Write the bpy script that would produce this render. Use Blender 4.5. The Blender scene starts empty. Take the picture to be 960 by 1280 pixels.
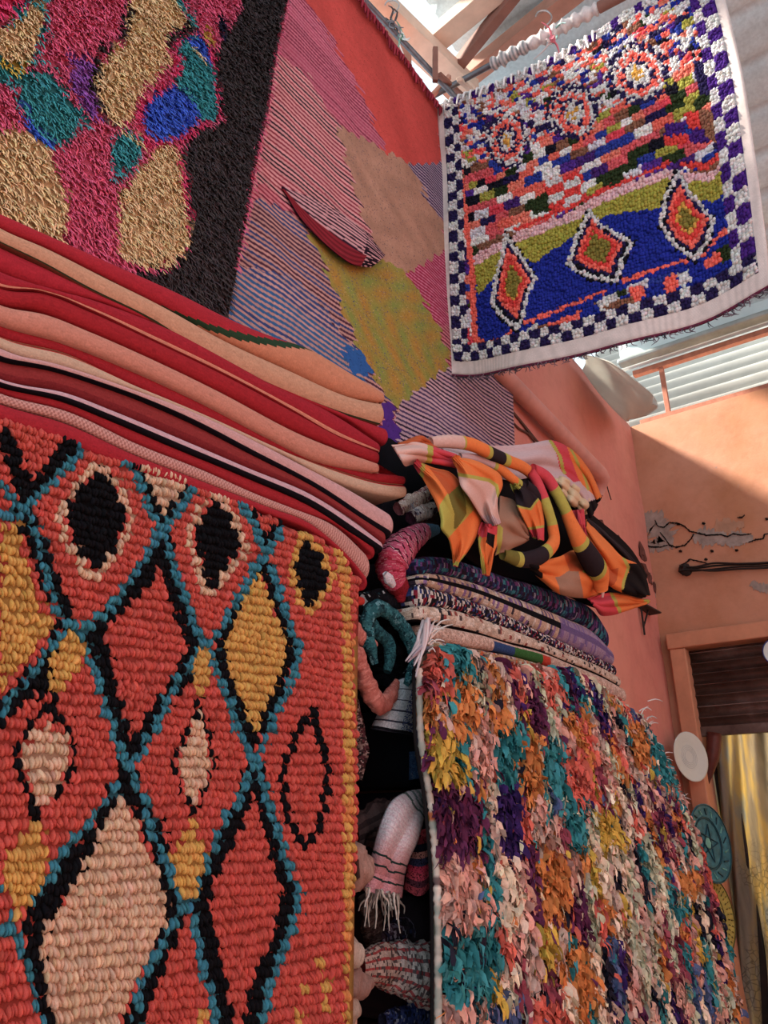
import bpy, bmesh, math, random
import numpy as np
from mathutils import Vector
rng = np.random.default_rng(7)
random.seed(7)
SC = bpy.context.scene
COL = SC.collection
# ---------------------------------------------------------------- camera geometry (used to place outlines at real distances)
CAMZ = 1.5; PITCH = math.radians(22.8); YAW = math.radians(35.4); FPX = 961.0
cp, sp = math.cos(PITCH), math.sin(PITCH); cy, sy = math.cos(YAW), math.sin(YAW)
def rays(p):
    p = np.asarray(p, float).reshape(-1, 2)
    x = p[:, 0]-480; y = 640-p[:, 1]
    F = FPX*cp - y*sp; U = FPX*sp + y*cp
    return np.stack([F*cy + x*sy, F*sy - x*cy, U], 1)
def Py(p, y):      # points where the lines of sight meet the plane y = const
    d = rays(p); y = np.broadcast_to(np.asarray(y, float), (len(d),))
    t = y/d[:, 1]; q = d*t[:, None]; q[:, 2] += CAMZ; return q
def Px(p, x):
    d = rays(p); x = np.broadcast_to(np.asarray(x, float), (len(d),))
    t = x/d[:, 0]; q = d*t[:, None]; q[:, 2] += CAMZ; return q
def Pz(p, z):
    d = rays(p); t = (np.asarray(z, float)-CAMZ)/d[:, 2]; q = d*t[:, None]; q[:, 2] += CAMZ; return q
def proj(q):
    q = np.asarray(q, float).reshape(-1, 3)
    F = q[:, 0]*cy + q[:, 1]*sy; R = q[:, 0]*sy - q[:, 1]*cy; U = q[:, 2]-CAMZ
    d = F*cp + U*sp; v = -F*sp + U*cp
    return np.stack([480+FPX*R/d, 640-FPX*v/d], 1)
def inpoly(p, poly):
    p = np.asarray(p); x, y = p[:, 0], p[:, 1]; c = np.zeros(len(p), bool)
    n = len(poly); j = n-1
    for i in range(n):
        xi, yi = poly[i]; xj, yj = poly[j]
        if yi != yj:
            c ^= ((yi > y) != (yj > y)) & (x < (xj-xi)*(y-yi)/(yj-yi)+xi)
        j = i
    return c
def nearline(p, pts, w, closed=False):
    p = np.asarray(p); best = np.full(len(p), 1e9)
    pts = list(pts) + ([pts[0]] if closed else [])
    for a, b in zip(pts[:-1], pts[1:]):
        a = np.array(a, float); b = np.array(b, float); d = b-a; L = max((d*d).sum(), 1e-9)
        t = np.clip(((p-a)@d)/L, 0, 1); q = a+t[:, None]*d
        best = np.minimum(best, np.hypot(p[:, 0]-q[:, 0], p[:, 1]-q[:, 1]))
    return best < w/2
# ---------------------------------------------------------------- colours
def lin(c):
    if isinstance(c, str): c = [int(c[i:i+2], 16)/255 for i in (0, 2, 4)]
    c = np.asarray(c, float); c = np.where(c <= .04045, c/12.92, ((c+.055)/1.055)**2.4)
    g = c@np.array([.25, .65, .10]); return g+(c-g)*.84
def jitter(cols, a=.12, hue=.03):
    n = len(cols); f = 1 + rng.normal(0, a, (n, 1)); g = 1 + rng.normal(0, hue, (n, 3))
    return np.clip(cols*np.clip(f, .45, 1.6)*g, 0, 1)
# ---------------------------------------------------------------- materials
def newmat(name):
    m = bpy.data.materials.new(name); m.use_nodes = True
    nt = m.node_tree; b = nt.nodes['Principled BSDF']; b.inputs['Specular IOR Level'].default_value = .25
    return m, nt, b
def noise(nt, scale, detail=3, rough=.6, obj=True, vec=None):
    n = nt.nodes.new('ShaderNodeTexNoise'); n.inputs['Scale'].default_value = scale
    n.inputs['Detail'].default_value = detail; n.inputs['Roughness'].default_value = rough
    if vec is None:
        tc = nt.nodes.new('ShaderNodeTexCoord'); vec = tc.outputs['Object']
    nt.links.new(vec, n.inputs['Vector']); return n
def ramp(nt, src, stops):
    r = nt.nodes.new('ShaderNodeValToRGB'); nt.links.new(src, r.inputs[0])
    e = r.color_ramp.elements
    while len(e) < len(stops): e.new(.5)
    for el, (p, c) in zip(e, stops):
        el.position = p; el.color = (*c, 1) if len(c) == 3 else c
    return r
def mixc(nt, fac, a, b, mode='MIX'):
    m = nt.nodes.new('ShaderNodeMix'); m.data_type = 'RGBA'; m.blend_type = mode
    for s, v in ((0, fac), (6, a), (7, b)):
        if hasattr(v, 'links'): nt.links.new(v, m.inputs[s])
        elif s == 0: m.inputs[0].default_value = v
        else: m.inputs[s].default_value = (*v, 1)
    return m.outputs[2]
def bump(nt, b, h, strength=.4, dist=.003):
    n = nt.nodes.new('ShaderNodeBump'); n.inputs['Strength'].default_value = strength
    n.inputs['Distance'].default_value = dist; nt.links.new(h, n.inputs['Height']); nt.links.new(n.outputs[0], b.inputs['Normal'])
MATS = {}
def fabric(name, scale=350, bs=.35, bd=.002, rough=.95, var=.25, sheen=.0, emb=None):
    """woven / tufted fibre whose dye comes from the mesh's colour layer"""
    if name in MATS: return MATS[name]
    m, nt, b = newmat(name); b.inputs['Roughness'].default_value = rough
    b.inputs['Specular IOR Level'].default_value = .08
    a = nt.nodes.new('ShaderNodeAttribute'); a.attribute_name = 'Col'
    n = noise(nt, scale, 2)
    r = ramp(nt, n.outputs[0], [(.3, (1-var,)*3), (.7, (1, 1, 1))])
    c = mixc(nt, 1.0, a.outputs['Color'], r.outputs[0], 'MULTIPLY')
    nt.links.new(c, b.inputs['Base Color'])
    bump(nt, b, n.outputs[0], bs, bd)
    MATS[name] = m; return m
def weave(name, sx=260, bd=.0015, var=.22):
    """flat weave: fine crossed threads over the colour layer"""
    if name in MATS: return MATS[name]
    m, nt, b = newmat(name); b.inputs['Roughness'].default_value = .95; b.inputs['Specular IOR Level'].default_value = .08
    a = nt.nodes.new('ShaderNodeAttribute'); a.attribute_name = 'Col'
    tc = nt.nodes.new('ShaderNodeTexCoord'); hs = []
    for ax in ('X', 'Z'):
        w = nt.nodes.new('ShaderNodeTexWave'); w.bands_direction = ax; w.inputs['Scale'].default_value = sx/6.28
        w.inputs['Distortion'].default_value = 1.5; w.inputs['Detail Scale'].default_value = 3
        nt.links.new(tc.outputs['Object'], w.inputs['Vector']); hs.append(w.outputs['Fac'])
    mx = nt.nodes.new('ShaderNodeMath'); mx.operation = 'MULTIPLY'
    nt.links.new(hs[0], mx.inputs[0]); nt.links.new(hs[1], mx.inputs[1])
    r = ramp(nt, mx.outputs[0], [(0, (1-var,)*3), (.6, (1, 1, 1))])
    n = noise(nt, 25, 3); r2 = ramp(nt, n.outputs[0], [(.3, (.85,)*3), (.7, (1, 1, 1))])
    c = mixc(nt, 1, a.outputs['Color'], r.outputs[0], 'MULTIPLY'); c = mixc(nt, 1, c, r2.outputs[0], 'MULTIPLY')
    nt.links.new(c, b.inputs['Base Color']); bump(nt, b, mx.outputs[0], .5, bd)
    MATS[name] = m; return m
def plain(name, col, rough=.6, scale=30, var=.15, metal=0, bd=.001, spec=.25):
    if name in MATS: return MATS[name]
    m, nt, b = newmat(name); c = lin(col)
    n = noise(nt, scale, 4)
    r = ramp(nt, n.outputs[0], [(.3, tuple(c*(1-var))), (.7, tuple(np.clip(c*(1+var), 0, 1)))])
    nt.links.new(r.outputs[0], b.inputs['Base Color']); b.inputs['Roughness'].default_value = rough
    b.inputs['Metallic'].default_value = metal; b.inputs['Specular IOR Level'].default_value = spec
    bump(nt, b, n.outputs[0], .3, bd); MATS[name] = m; return m
# ---------------------------------------------------------------- meshes
def mesh_np(name, V, faces, mat, cols=None, parent=None, smooth=True, mode='point'):
    """V (n,3); faces = list of (k, m) index arrays of equal-sided faces; cols per point or per face"""
    me = bpy.data.meshes.new(name); V = np.asarray(V, float)
    if isinstance(faces, np.ndarray): faces = [faces]
    faces = [np.asarray(f, int) for f in faces if len(f)]
    loops = np.concatenate([f.ravel() for f in faces]); tot = np.concatenate([np.full(len(f), f.shape[1]) for f in faces])
    st = np.concatenate([[0], np.cumsum(tot)[:-1]])
    me.vertices.add(len(V)); me.vertices.foreach_set('co', V.ravel().astype(np.float32))
    me.loops.add(len(loops)); me.loops.foreach_set('vertex_index', loops.astype(np.int32))
    me.polygons.add(len(tot)); me.polygons.foreach_set('loop_start', st.astype(np.int32))
    me.polygons.foreach_set('loop_total', tot.astype(np.int32))
    me.polygons.foreach_set('use_smooth', np.full(len(tot), smooth))
    me.update(calc_edges=True)
    if cols is not None:
        cols = np.asarray(cols, float)
        if mode == 'point':
            a = me.color_attributes.new('Col', 'FLOAT_COLOR', 'POINT'); cc = cols
        else:
            a = me.color_attributes.new('Col', 'FLOAT_COLOR', 'CORNER'); cc = np.repeat(cols, tot, axis=0)
        a.data.foreach_set('color', np.hstack([cc, np.ones((len(cc), 1))]).astype(np.float32).ravel())
    me.materials.append(mat)
    o = bpy.data.objects.new(name, me); COL.objects.link(o)
    if parent: o.parent = parent
    return o
def to_base(o):
    """put a root object's origin at its own base so it reads as one movable thing"""
    me = o.data; n = len(me.vertices); co = np.empty(n*3, np.float32); me.vertices.foreach_get('co', co); co = co.reshape(-1, 3)
    c = (co.max(0)+co.min(0))/2; c[2] = co[:, 2].min()
    # patterns use object coordinates, so only the origin moves
    me.vertices.foreach_set('co', (co-c).ravel()); o.location = Vector(c.tolist())+o.location; me.update()
def tag(o, label=None, cat=None, group=None, kind=None):
    if label: o['label'] = label
    if cat: o['category'] = cat
    if group: o['group'] = group
    if kind: o['kind'] = kind
    return o
def empty(name, loc=(0, 0, 0)):
    o = bpy.data.objects.new(name, None); COL.objects.link(o); o.location = loc; o.empty_display_size = .1; return o
def under(part, root):
    """parent a part whose vertices are in world space"""
    part.parent = root; part.location = Vector(part.location) - Vector(root.location); return part
def grid_faces(nu, nv, closed=False):
    i, j = np.meshgrid(np.arange(nu-1), np.arange(nv if closed else nv-1), indexing='ij')
    j2 = (j+1) % nv
    return np.stack([i*nv+j, (i+1)*nv+j, (i+1)*nv+j2, i*nv+j2], -1).reshape(-1, 4)
def resample(pts, n, smooth=True):
    pts = np.asarray(pts, float)
    d = np.concatenate([[0], np.cumsum(np.linalg.norm(np.diff(pts, axis=0), axis=1))]); s = np.linspace(0, d[-1], n)
    if smooth and len(pts) > 2:   # Catmull-Rom-like via Hermite
        m = np.gradient(pts, d, axis=0); k = np.clip(np.searchsorted(d, s, side='right')-1, 0, len(d)-2)
        h = (d[k+1]-d[k])[:, None]; t = ((s-d[k])[:, None])/h
        return ((2*t**3-3*t**2+1)*pts[k]+(t**3-2*t**2+t)*h*m[k]+(-2*t**3+3*t**2)*pts[k+1]+(t**3-t**2)*h*m[k+1])
    return np.stack([np.interp(s, d, pts[:, a]) for a in range(pts.shape[1])], 1)
def coons(top, bottom, left, right, nu, nv):
    """edges: top/bottom run left->right, left/right run top->bottom; returns (nu,nv,3)"""
    T = resample(top, nu); B = resample(bottom, nu); L = resample(left, nv); R = resample(right, nv)
    u = np.linspace(0, 1, nu)[:, None, None]; v = np.linspace(0, 1, nv)[None, :, None]
    lc = (1-v)*T[:, None]+v*B[:, None]; ld = (1-u)*L[None]+u*R[None]
    bl = (1-u)*(1-v)*T[0]+u*(1-v)*T[-1]+(1-u)*v*B[0]+u*v*B[-1]
    return lc+ld-bl
def solid_sheet(name, G, mat, cols=None, thick=.006, parent=None, mode='face', off=None):
    """a sheet with front, back and rim from a (nu,nv,3) grid"""
    nu, nv, _ = G.shape
    du = np.gradient(G, axis=0); dv = np.gradient(G, axis=1); N = np.cross(du, dv)
    N /= np.linalg.norm(N, axis=2, keepdims=True)+1e-12
    V = np.concatenate([G.reshape(-1, 3), (G-N*thick).reshape(-1, 3)]); n = nu*nv
    f = grid_faces(nu, nv); b = f[:, ::-1]+n
    rim = []
    e = [(i*nv, (i+1)*nv) for i in range(nu-1)][::-1] + [(j, j+1) for j in range(nv-1)] + \
        [(i*nv+nv-1, (i+1)*nv+nv-1) for i in range(nu-1)] + [((nu-1)*nv+j+1, (nu-1)*nv+j) for j in range(nv-1)]
    rim = np.array([(a, c, c+n, a+n) for a, c in e])
    if cols is not None:
        if mode == 'face':
            rimc = cols.reshape(-1, 3)[:1].repeat(len(rim), 0)
            C = np.concatenate([cols, cols, rimc])
        else: C = np.concatenate([cols, cols])
        return mesh_np(name, V, np.concatenate([f, b, rim]), mat, C, parent, mode=mode)
    return mesh_np(name, V, np.concatenate([f, b, rim]), mat, None, parent)
def scatter(template, tf, centers, X, Y, Z, cols):
    """copies of a template; X,Y,Z (n,3) scaled axes; returns V, faces, point colours"""
    n, k = len(centers), len(template)
    V = centers[:, None]+template[None, :, 0:1]*X[:, None]+template[None, :, 1:2]*Y[:, None]+template[None, :, 2:3]*Z[:, None]
    off = (np.arange(n)*k)[:, None, None]
    F = [(f[None]+off).reshape(-1, f.shape[1]) for f in tf]
    return V.reshape(-1, 3), F, np.repeat(cols, k, axis=0)
def blob(seg=7, rings=3):
    """half-ellipsoid tuft: x,y in the cloth, z outwards"""
    v = [(0, 0, 1)]
    for r in range(1, rings+1):
        a = math.pi/2*r/rings*1.12
        for s in range(seg):
            t = 2*math.pi*s/seg; v.append((math.sin(a)*math.cos(t), math.sin(a)*math.sin(t), math.cos(a)))
    tri = np.array([(0, 1+s, 1+(s+1) % seg) for s in range(seg)])
    q = np.array([(1+(r)*seg+s, 1+(r+1)*seg+s, 1+(r+1)*seg+(s+1) % seg, 1+r*seg+(s+1) % seg) for r in range(rings-1) for s in range(seg)])
    return np.array(v), [tri, q]
def join_parts(parts):
    """[(V, [faces], C)] -> single arrays"""
    V = []; F = {}; C = []; off = 0
    for v, fs, c in parts:
        V.append(v); C.append(c)
        if isinstance(fs, np.ndarray): fs = [fs]
        for f in fs: F.setdefault(f.shape[1], []).append(f+off)
        off += len(v)
    return np.concatenate(V), [np.concatenate(F[k]) for k in F], np.concatenate(C)
def tube(pts, r, seg=8, cap=True):
    """round tube along a polyline; r scalar or per point -> V, faces"""
    P = np.asarray(pts, float); n = len(P); r = np.broadcast_to(np.asarray(r, float), (n,))
    T = np.gradient(P, axis=0); T /= np.linalg.norm(T, axis=1, keepdims=True)+1e-12
    ref = np.array([0, 0, 1.]) if abs(T[0][2]) < .9 else np.array([1., 0, 0])
    N = []; a = np.cross(T[0], ref); a /= np.linalg.norm(a)
    for t in T:
        a = a-t*(a@t); a /= np.linalg.norm(a)+1e-12; N.append(a)
    N = np.array(N); B = np.cross(T, N); th = np.linspace(0, 2*math.pi, seg, endpoint=False)
    V = P[:, None]+r[:, None, None]*(np.cos(th)[None, :, None]*N[:, None]+np.sin(th)[None, :, None]*B[:, None])
    V = V.reshape(-1, 3); F = [grid_faces(n, seg, True)]
    if cap:
        V = np.vstack([V, P[0], P[-1]]); m = n*seg
        F.append(np.array([(m, (s+1) % seg, s) for s in range(seg)]+[(m+1, m-seg+s, m-seg+(s+1) % seg) for s in range(seg)]))
    return V, F
def boxv(c, s, R=None):
    """box corners+faces; c centre, s full sizes, R rows = axes"""
    t = np.array([(x, y, z) for x in (-.5, .5) for y in (-.5, .5) for z in (-.5, .5)])*np.asarray(s)
    if R is not None: t = t@np.asarray(R)
    return t+np.asarray(c), np.array([(0, 1, 3, 2), (4, 6, 7, 5), (0, 4, 5, 1), (2, 3, 7, 6), (0, 2, 6, 4), (1, 5, 7, 3)])
def beam(a, b, w, h, up=(0, 0, 1)):
    a = np.asarray(a, float); b = np.asarray(b, float); d = b-a; L = np.linalg.norm(d); d /= L
    s = np.cross(np.asarray(up, float), d); s /= np.linalg.norm(s); u = np.cross(d, s)
    return boxv((a+b)/2, (L, w, h), np.array([d, s, u]))
def simple(name, V, F, mat, parent=None, smooth=False, bevel=0):
    o = mesh_np(name, V, F, mat, None, parent, smooth)
    if bevel:
        m = o.modifiers.new('edge', 'BEVEL'); m.width = bevel; m.segments = 2
    return o
PAL = dict(coral='d8503c', teal='2f8fa8', black='15151a', yellow='d9a63a', beige='d8b08c')
# ================================================================ camera and light
cam = bpy.data.cameras.new('camera'); co = bpy.data.objects.new('camera', cam); COL.objects.link(co); SC.camera = co
co.location = (0, 0, CAMZ); co.rotation_euler = (math.pi/2+PITCH, 0, YAW-math.pi/2)
cam.sensor_fit = 'VERTICAL'; cam.sensor_height = 36; cam.lens = FPX/1280*36; cam.clip_start = .05
w = bpy.data.worlds.new('sky'); SC.world = w; w.use_nodes = True
bg = w.node_tree.nodes['Background']; bg.inputs[0].default_value = (.78, .92, 1, 1); bg.inputs[1].default_value = 1.25
s = bpy.data.lights.new('sun', 'SUN'); s.energy = 13; s.angle = math.radians(7); s.color = (1, .93, .82)
so = bpy.data.objects.new('sun', s); COL.objects.link(so)
so.rotation_euler = Vector((.55, -1, -.95)).to_track_quat('-Z', 'Y').to_euler(); so.location = (3, 4, 8)
vs = SC.view_settings; vs.view_transform = 'Standard'; vs.look = 'None'; vs.gamma = 1; vs.exposure = .2; vs.use_curve_mapping = False
# ================================================================ room
YW = 1.7; XB = 6.21; ZT = 4.87
def plaster(name, a, b_, grey, seed=0.0, greymix=.62):
    m, nt, bs = newmat(name); bs.inputs['Roughness'].default_value = .85
    n1 = noise(nt, 1.1, 6, .6); n2 = noise(nt, 5, 8, .7); n3 = noise(nt, 2.3, 8, .65)
    base = ramp(nt, n1.outputs[0], [(.35, tuple(lin(a))), (.65, tuple(lin(b_)))])
    dirt = ramp(nt, n2.outputs[0], [(.3, (.78, .74, .72)), (.55, (1, 1, 1))])
    c = mixc(nt, .6, base.outputs[0], dirt.outputs[0], 'MULTIPLY')
    g = ramp(nt, n3.outputs[0], [(greymix, (0, 0, 0)), (greymix+.04, (1, 1, 1))])
    c = mixc(nt, g.outputs[0], c, tuple(lin(grey)))
    nt.links.new(c, bs.inputs['Base Color']); bump(nt, bs, n2.outputs[0], .5, .01); return m
pl_left = plaster('pink_plaster', 'd4786a', 'd98a74', 'a8746a', greymix=.68)
pl_back = plaster('orange_plaster', 'bc7a50', 'cf9070', 'a5877a', greymix=.66)
def wallgrid(name, x0, x1, z0, z1, fn, nx, nz, mat, holes=(), kind='structure'):
    xs = np.linspace(x0, x1, nx); zs = np.linspace(z0, z1, nz); X, Z = np.meshgrid(xs, zs, indexing='ij')
    G = fn(X, Z); o = solid_sheet(name, G, mat, thick=.12); o['kind'] = kind; return o
# left wall: runs along x at y = YW
lw = wallgrid('wall_left', -1.2, XB+.12, 0, ZT, lambda X, Z: np.stack([X, YW+.006*np.sin(X*5+Z*3)+.004*np.sin(Z*9), Z], -1), 60, 40, pl_left)
# back wall with door opening
def doorwall(name, segs, mat):
    parts = []
    for (y0, y1, z0, z1) in segs:
        ys = np.linspace(y0, y1, 14); zs = np.linspace(z0, z1, 14); Y, Z = np.meshgrid(ys, zs, indexing='ij')
        f = boxv(((XB+.1), (y0+y1)/2, (z0+z1)/2), (.2, y1-y0, z1-z0)); parts.append((f[0], [f[1]], np.zeros((8, 3))))
    V, F, _ = join_parts(parts); o = mesh_np(name, V, F, mat, None, None, False); o['kind'] = 'structure'; return o
DY1 = Px([(858, 812)], XB)[0][1]; DZ = Px([(858, 812)], XB)[0][2]
DY0 = DY1-1.9
doorwall('wall_back', [(DY1, YW+.3, 0, ZT), (DY0, DY1, DZ, ZT), (-3.2, DY0, 0, ZT)], pl_back)
V, F = boxv((2.6, -.75, -.05), (9, 5.2, .1)); fl = simple('floor', V, F, plain('worn_concrete_floor', '9a8d80', .8, 4, .2)); fl['kind'] = 'structure'
# corrugated roof: ridges run along y
def corr_mat(name, col, rough=.45, metal=.3, spots=True):
    m, nt, b = newmat(name); c = lin(col); n = noise(nt, 2.2, 6, .7); n2 = noise(nt, 45, 3)
    r = ramp(nt, n.outputs[0], [(.3, tuple(c*.75)), (.7, tuple(np.clip(c*1.15, 0, 1)))])
    r2 = ramp(nt, n2.outputs[0], [(.35, (.85,)*3), (.65, (1, 1, 1))])
    nt.links.new(mixc(nt, 1, r.outputs[0], r2.outputs[0], 'MULTIPLY'), b.inputs['Base Color'])
    b.inputs['Roughness'].default_value = rough; b.inputs['Metallic'].default_value = metal; return m
roof_m = corr_mat('galvanised_roof', 'd2dee0', .5, .15)
def trans_mat(name, col, t=.6):
    m, nt, b = newmat(name); tr = nt.nodes.new('ShaderNodeBsdfTranslucent'); tr.inputs[0].default_value = (*lin(col), 1)
    n = noise(nt, 3, 5); r = ramp(nt, n.outputs[0], [(.3, tuple(lin(col)*.8)), (.7, tuple(lin(col)))])
    nt.links.new(r.outputs[0], b.inputs['Base Color']); nt.links.new(r.outputs[0], tr.inputs[0])
    mx = nt.nodes.new('ShaderNodeMixShader'); mx.inputs[0].default_value = t
    nt.links.new(b.outputs[0], mx.inputs[1]); nt.links.new(tr.outputs[0], mx.inputs[2])
    nt.links.new(mx.outputs[0], nt.nodes['Material Output'].inputs[0]); return m
def corrugated(name, x0, x1, y0, y1, z0, z1, pitch, amp, mat, nx=None, kind='structure', ribs=False):
    n = nx or int((x1-x0)/pitch*8)+1; xs = np.linspace(x0, x1, n); ys = np.linspace(y0, y1, 3)
    X, Y = np.meshgrid(xs, ys, indexing='ij'); ph = (X/pitch) % 1
    h = (np.clip(1-np.abs(ph-.5)*6, 0, 1) if ribs else .5+.5*np.cos(2*math.pi*X/pitch))*amp
    G = np.stack([X, Y, z0+(z1-z0)*(X-x0)/(x1-x0)+h], -1)
    o = solid_sheet(name, G, mat, thick=-.004); 
    if kind: o['kind'] = kind
    return o
corrugated('ceiling', .6, 6.48, -2.6, 1.62, 6.65, 5.60, .33, .045, roof_m, ribs=True)
# ================================================================ coral diamond pile rug, hung over the front of the first stack
YF = 1.2
def sheet_y(name, x0, x1, z0, z1, y, mat, col, thick=.012, ripple=.004):
    X, Z = np.meshgrid(np.linspace(x0, x1, 40), np.linspace(z0, z1, 40), indexing='ij')
    G = np.stack([X, y+ripple*np.sin(X*9+Z*4), Z], -1); n = 39*39
    return solid_sheet(name, G, mat, np.tile(lin(col), (n, 1)), thick)
def rug_pattern(p):
    c = {k: lin(v) for k, v in dict(r='c64a3e', r2='c83a34', t='287c92', k='111116', y='cf9c3c', b='d2ac8c', o='d8863a', m='b4303a').items()}
    out = np.tile(c['r'], (len(p), 1))
    S = lambda pts, w, k, cl=False: out.__setitem__(nearline(p, pts, w, cl), c[k])
    Pg = lambda poly, k: out.__setitem__(inpoly(p, poly), c[k])
    # black bands first
    for pts, w in [([(5, 545), (36, 622), (90, 552)], 18), ([(0, 645), (40, 645)], 14), ([(30, 640), (55, 700), (70, 745), (85, 785), (60, 825), (20, 870), (0, 890)], 20),
        ([(165, 572), (203, 650), (240, 605)], 13), ([(203, 665), (215, 730), (232, 780), (250, 812), (228, 850)], 15), ([(202, 672), (180, 720), (150, 752), (118, 782), (128, 830), (142, 880), (158, 945)], 17),
        ([(165, 940), (190, 900), (222, 850), (245, 800)], 15), ([(312, 640), (330, 682), (352, 655)], 10), ([(330, 692), (310, 735), (288, 775), (274, 815), (290, 870), (314, 925), (340, 870), (364, 806), (345, 740), (330, 700)], 13),
        ([(318, 955), (338, 1030), (362, 1115), (345, 1185), (318, 1240), (312, 1300)], 16), ([(314, 965), (285, 1045), (258, 1090), (250, 1135), (265, 1200), (285, 1290)], 17),
        ([(158, 970), (128, 1035), (90, 1085), (48, 1140), (45, 1190), (62, 1250), (75, 1290)], 22), ([(162, 975), (195, 1045), (215, 1110), (216, 1155), (195, 1200), (160, 1290)], 18),
        ([(98, 790), (60, 840), (50, 870)], 8), ([(66, 868), (68, 895)], 6), ([(246, 872), (248, 892)], 6), ([(44, 1005), (46, 1022)], 7), ([(244, 1000), (242, 1022)], 6)]: S(pts, w*1.25, 'k')
    # teal lines
    for pts in [[(110, 552), (88, 578), (60, 605), (32, 632)], [(0, 600), (16, 622), (32, 632)], [(0, 640), (25, 640)], [(32, 635), (46, 668), (55, 705), (66, 745), (84, 780), (96, 784)],
        [(155, 572), (172, 595), (186, 635), (200, 660)], [(200, 660), (184, 692), (162, 722), (142, 755), (112, 780), (96, 786)], [(246, 602), (226, 632), (204, 660)], [(204, 662), (216, 705), (232, 748), (246, 788), (256, 803)],
        [(300, 628), (318, 655), (328, 690)], [(328, 692), (312, 720), (296, 750), (276, 785), (258, 803)], [(356, 650), (342, 675), (330, 695)], [(332, 695), (346, 730), (358, 770), (374, 812), (366, 845), (346, 885), (330, 925), (320, 945)],
        [(256, 805), (244, 815), (236, 835), (222, 850), (206, 880), (196, 905), (180, 930), (163, 958)], [(262, 808), (272, 840), (288, 880), (296, 912), (308, 932), (318, 948)],
        [(100, 790), (112, 820), (122, 850), (130, 880), (138, 900), (146, 925), (160, 958)], [(88, 786), (64, 805), (55, 820), (32, 850), (10, 880), (0, 892)],
        [(152, 976), (122, 1008), (100, 1040), (74, 1066), (66, 1090), (46, 1115), (22, 1135), (0, 1170)], [(166, 972), (180, 1000), (192, 1045), (210, 1080), (224, 1125), (234, 1140)],
        [(222, 1142), (206, 1172), (188, 1205), (172, 1240), (166, 1285)], [(0, 1150), (22, 1165), (32, 1200), (42, 1240), (56, 1285)], [(316, 952), (298, 998), (282, 1018), (270, 1048), (256, 1080), (240, 1120), (234, 1140)],
        [(320, 950), (334, 1000), (345, 1028), (356, 1070), (374, 1125), (366, 1150), (352, 1190), (338, 1225), (325, 1290)], [(240, 1145), (246, 1165), (252, 1205), (262, 1240), (272, 1290)], [(0, 1105), (8, 1120)]]: S(pts, 10, 't')
    Pg([(0, 655), (22, 658), (26, 690), (38, 710), (44, 745), (55, 765), (68, 780), (48, 800), (30, 830), (10, 850), (0, 870)], 'y')
    Pg([(84, 790), (100, 790), (106, 812), (105, 830), (88, 842), (80, 862), (66, 868), (60, 835), (66, 808)], 'y')
    Pg([(322, 716), (336, 742), (346, 775), (359, 806), (350, 840), (335, 875), (316, 918), (302, 875), (288, 845), (278, 806), (295, 765)], 'y')
    Pg([(252, 800), (262, 818), (265, 842), (256, 860), (246, 876), (241, 850), (242, 825)], 'y')
    Pg([(45, 1020), (53, 1040), (60, 1075), (50, 1110), (35, 1130), (18, 1156), (14, 1120), (2, 1100), (6, 1070), (26, 1045)], 'y')
    Pg([(240, 1016), (250, 1045), (256, 1070), (250, 1100), (240, 1128), (234, 1128), (222, 1115), (212, 1070), (226, 1045)], 'y')
    Pg([(176, 578), (238, 600), (218, 622), (208, 638), (200, 638), (190, 610)], 'b')
    Pg([(60, 898), (66, 910), (84, 915), (90, 945), (74, 975), (60, 1005), (46, 1008), (38, 975), (24, 945), (40, 912)], 'b')
    S([(60, 880), (88, 912), (95, 945), (76, 982), (50, 1014), (32, 982), (18, 945), (38, 905)], 6, 'k', True)
    Pg([(248, 886), (258, 920), (262, 955), (252, 985), (242, 1004), (232, 985), (222, 950), (236, 915)], 'b')
    S([(248, 880), (262, 920), (267, 955), (252, 995), (242, 1010), (228, 990), (216, 950), (232, 912)], 5, 'k', True)
    Pg([(148, 990), (158, 1010), (172, 1030), (180, 1060), (196, 1080), (212, 1145), (190, 1180), (178, 1210), (160, 1245), (145, 1290), (72, 1290), (58, 1240), (48, 1165), (76, 1130), (100, 1085), (125, 1040)], 'b')
    for poly, ring in [([(125, 588), (136, 596), (150, 622), (160, 640), (150, 665), (140, 690), (118, 712), (110, 702), (92, 678), (82, 642), (92, 612), (108, 602)], [(122, 578), (146, 600), (156, 625), (166, 642), (152, 678), (138, 700), (122, 718), (105, 718), (96, 690), (80, 672), (74, 640), (92, 606)]),
        ([(270, 622), (287, 640), (292, 660), (302, 678), (284, 705), (268, 735), (256, 728), (250, 700), (242, 665), (255, 642)], [(270, 614), (290, 640), (298, 662), (308, 684), (284, 715), (264, 744), (250, 728), (244, 700), (234, 665), (250, 634)])]:
        S(ring, 9, 'b', True); Pg(poly, 'k')
    S([(376, 664), (400, 686), (408, 706), (416, 722), (400, 748), (384, 764), (372, 745), (362, 712), (372, 682)], 8, 'y', True)
    Pg([(382, 672), (398, 690), (404, 705), (411, 722), (398, 745), (385, 758), (374, 735), (366, 706), (376, 684)], 'k')
    S([(390, 888), (372, 910), (362, 938), (352, 965), (356, 1000), (362, 1030), (378, 1052), (392, 1048), (404, 1010), (410, 965), (400, 925)], 8, 'k', True)
    e = np.array([(420, 670), (430, 715), (434, 800), (437, 1290)])
    m = nearline(p, e, 13); k = (np.sin(p[:, 1]*.11)+np.sin(p[:, 1]*.31+1)) > 0
    out[m & k] = c['y']; out[m & ~k] = c['o']
    for q in [(398, 1205), (404, 1228), (378, 1232), (406, 1256), (372, 1272), (252, 1265), (250, 1285)]: out[np.hypot(p[:, 0]-q[0], (p[:, 1]-q[1])*.6) < 6] = c['y']
    return out
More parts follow.
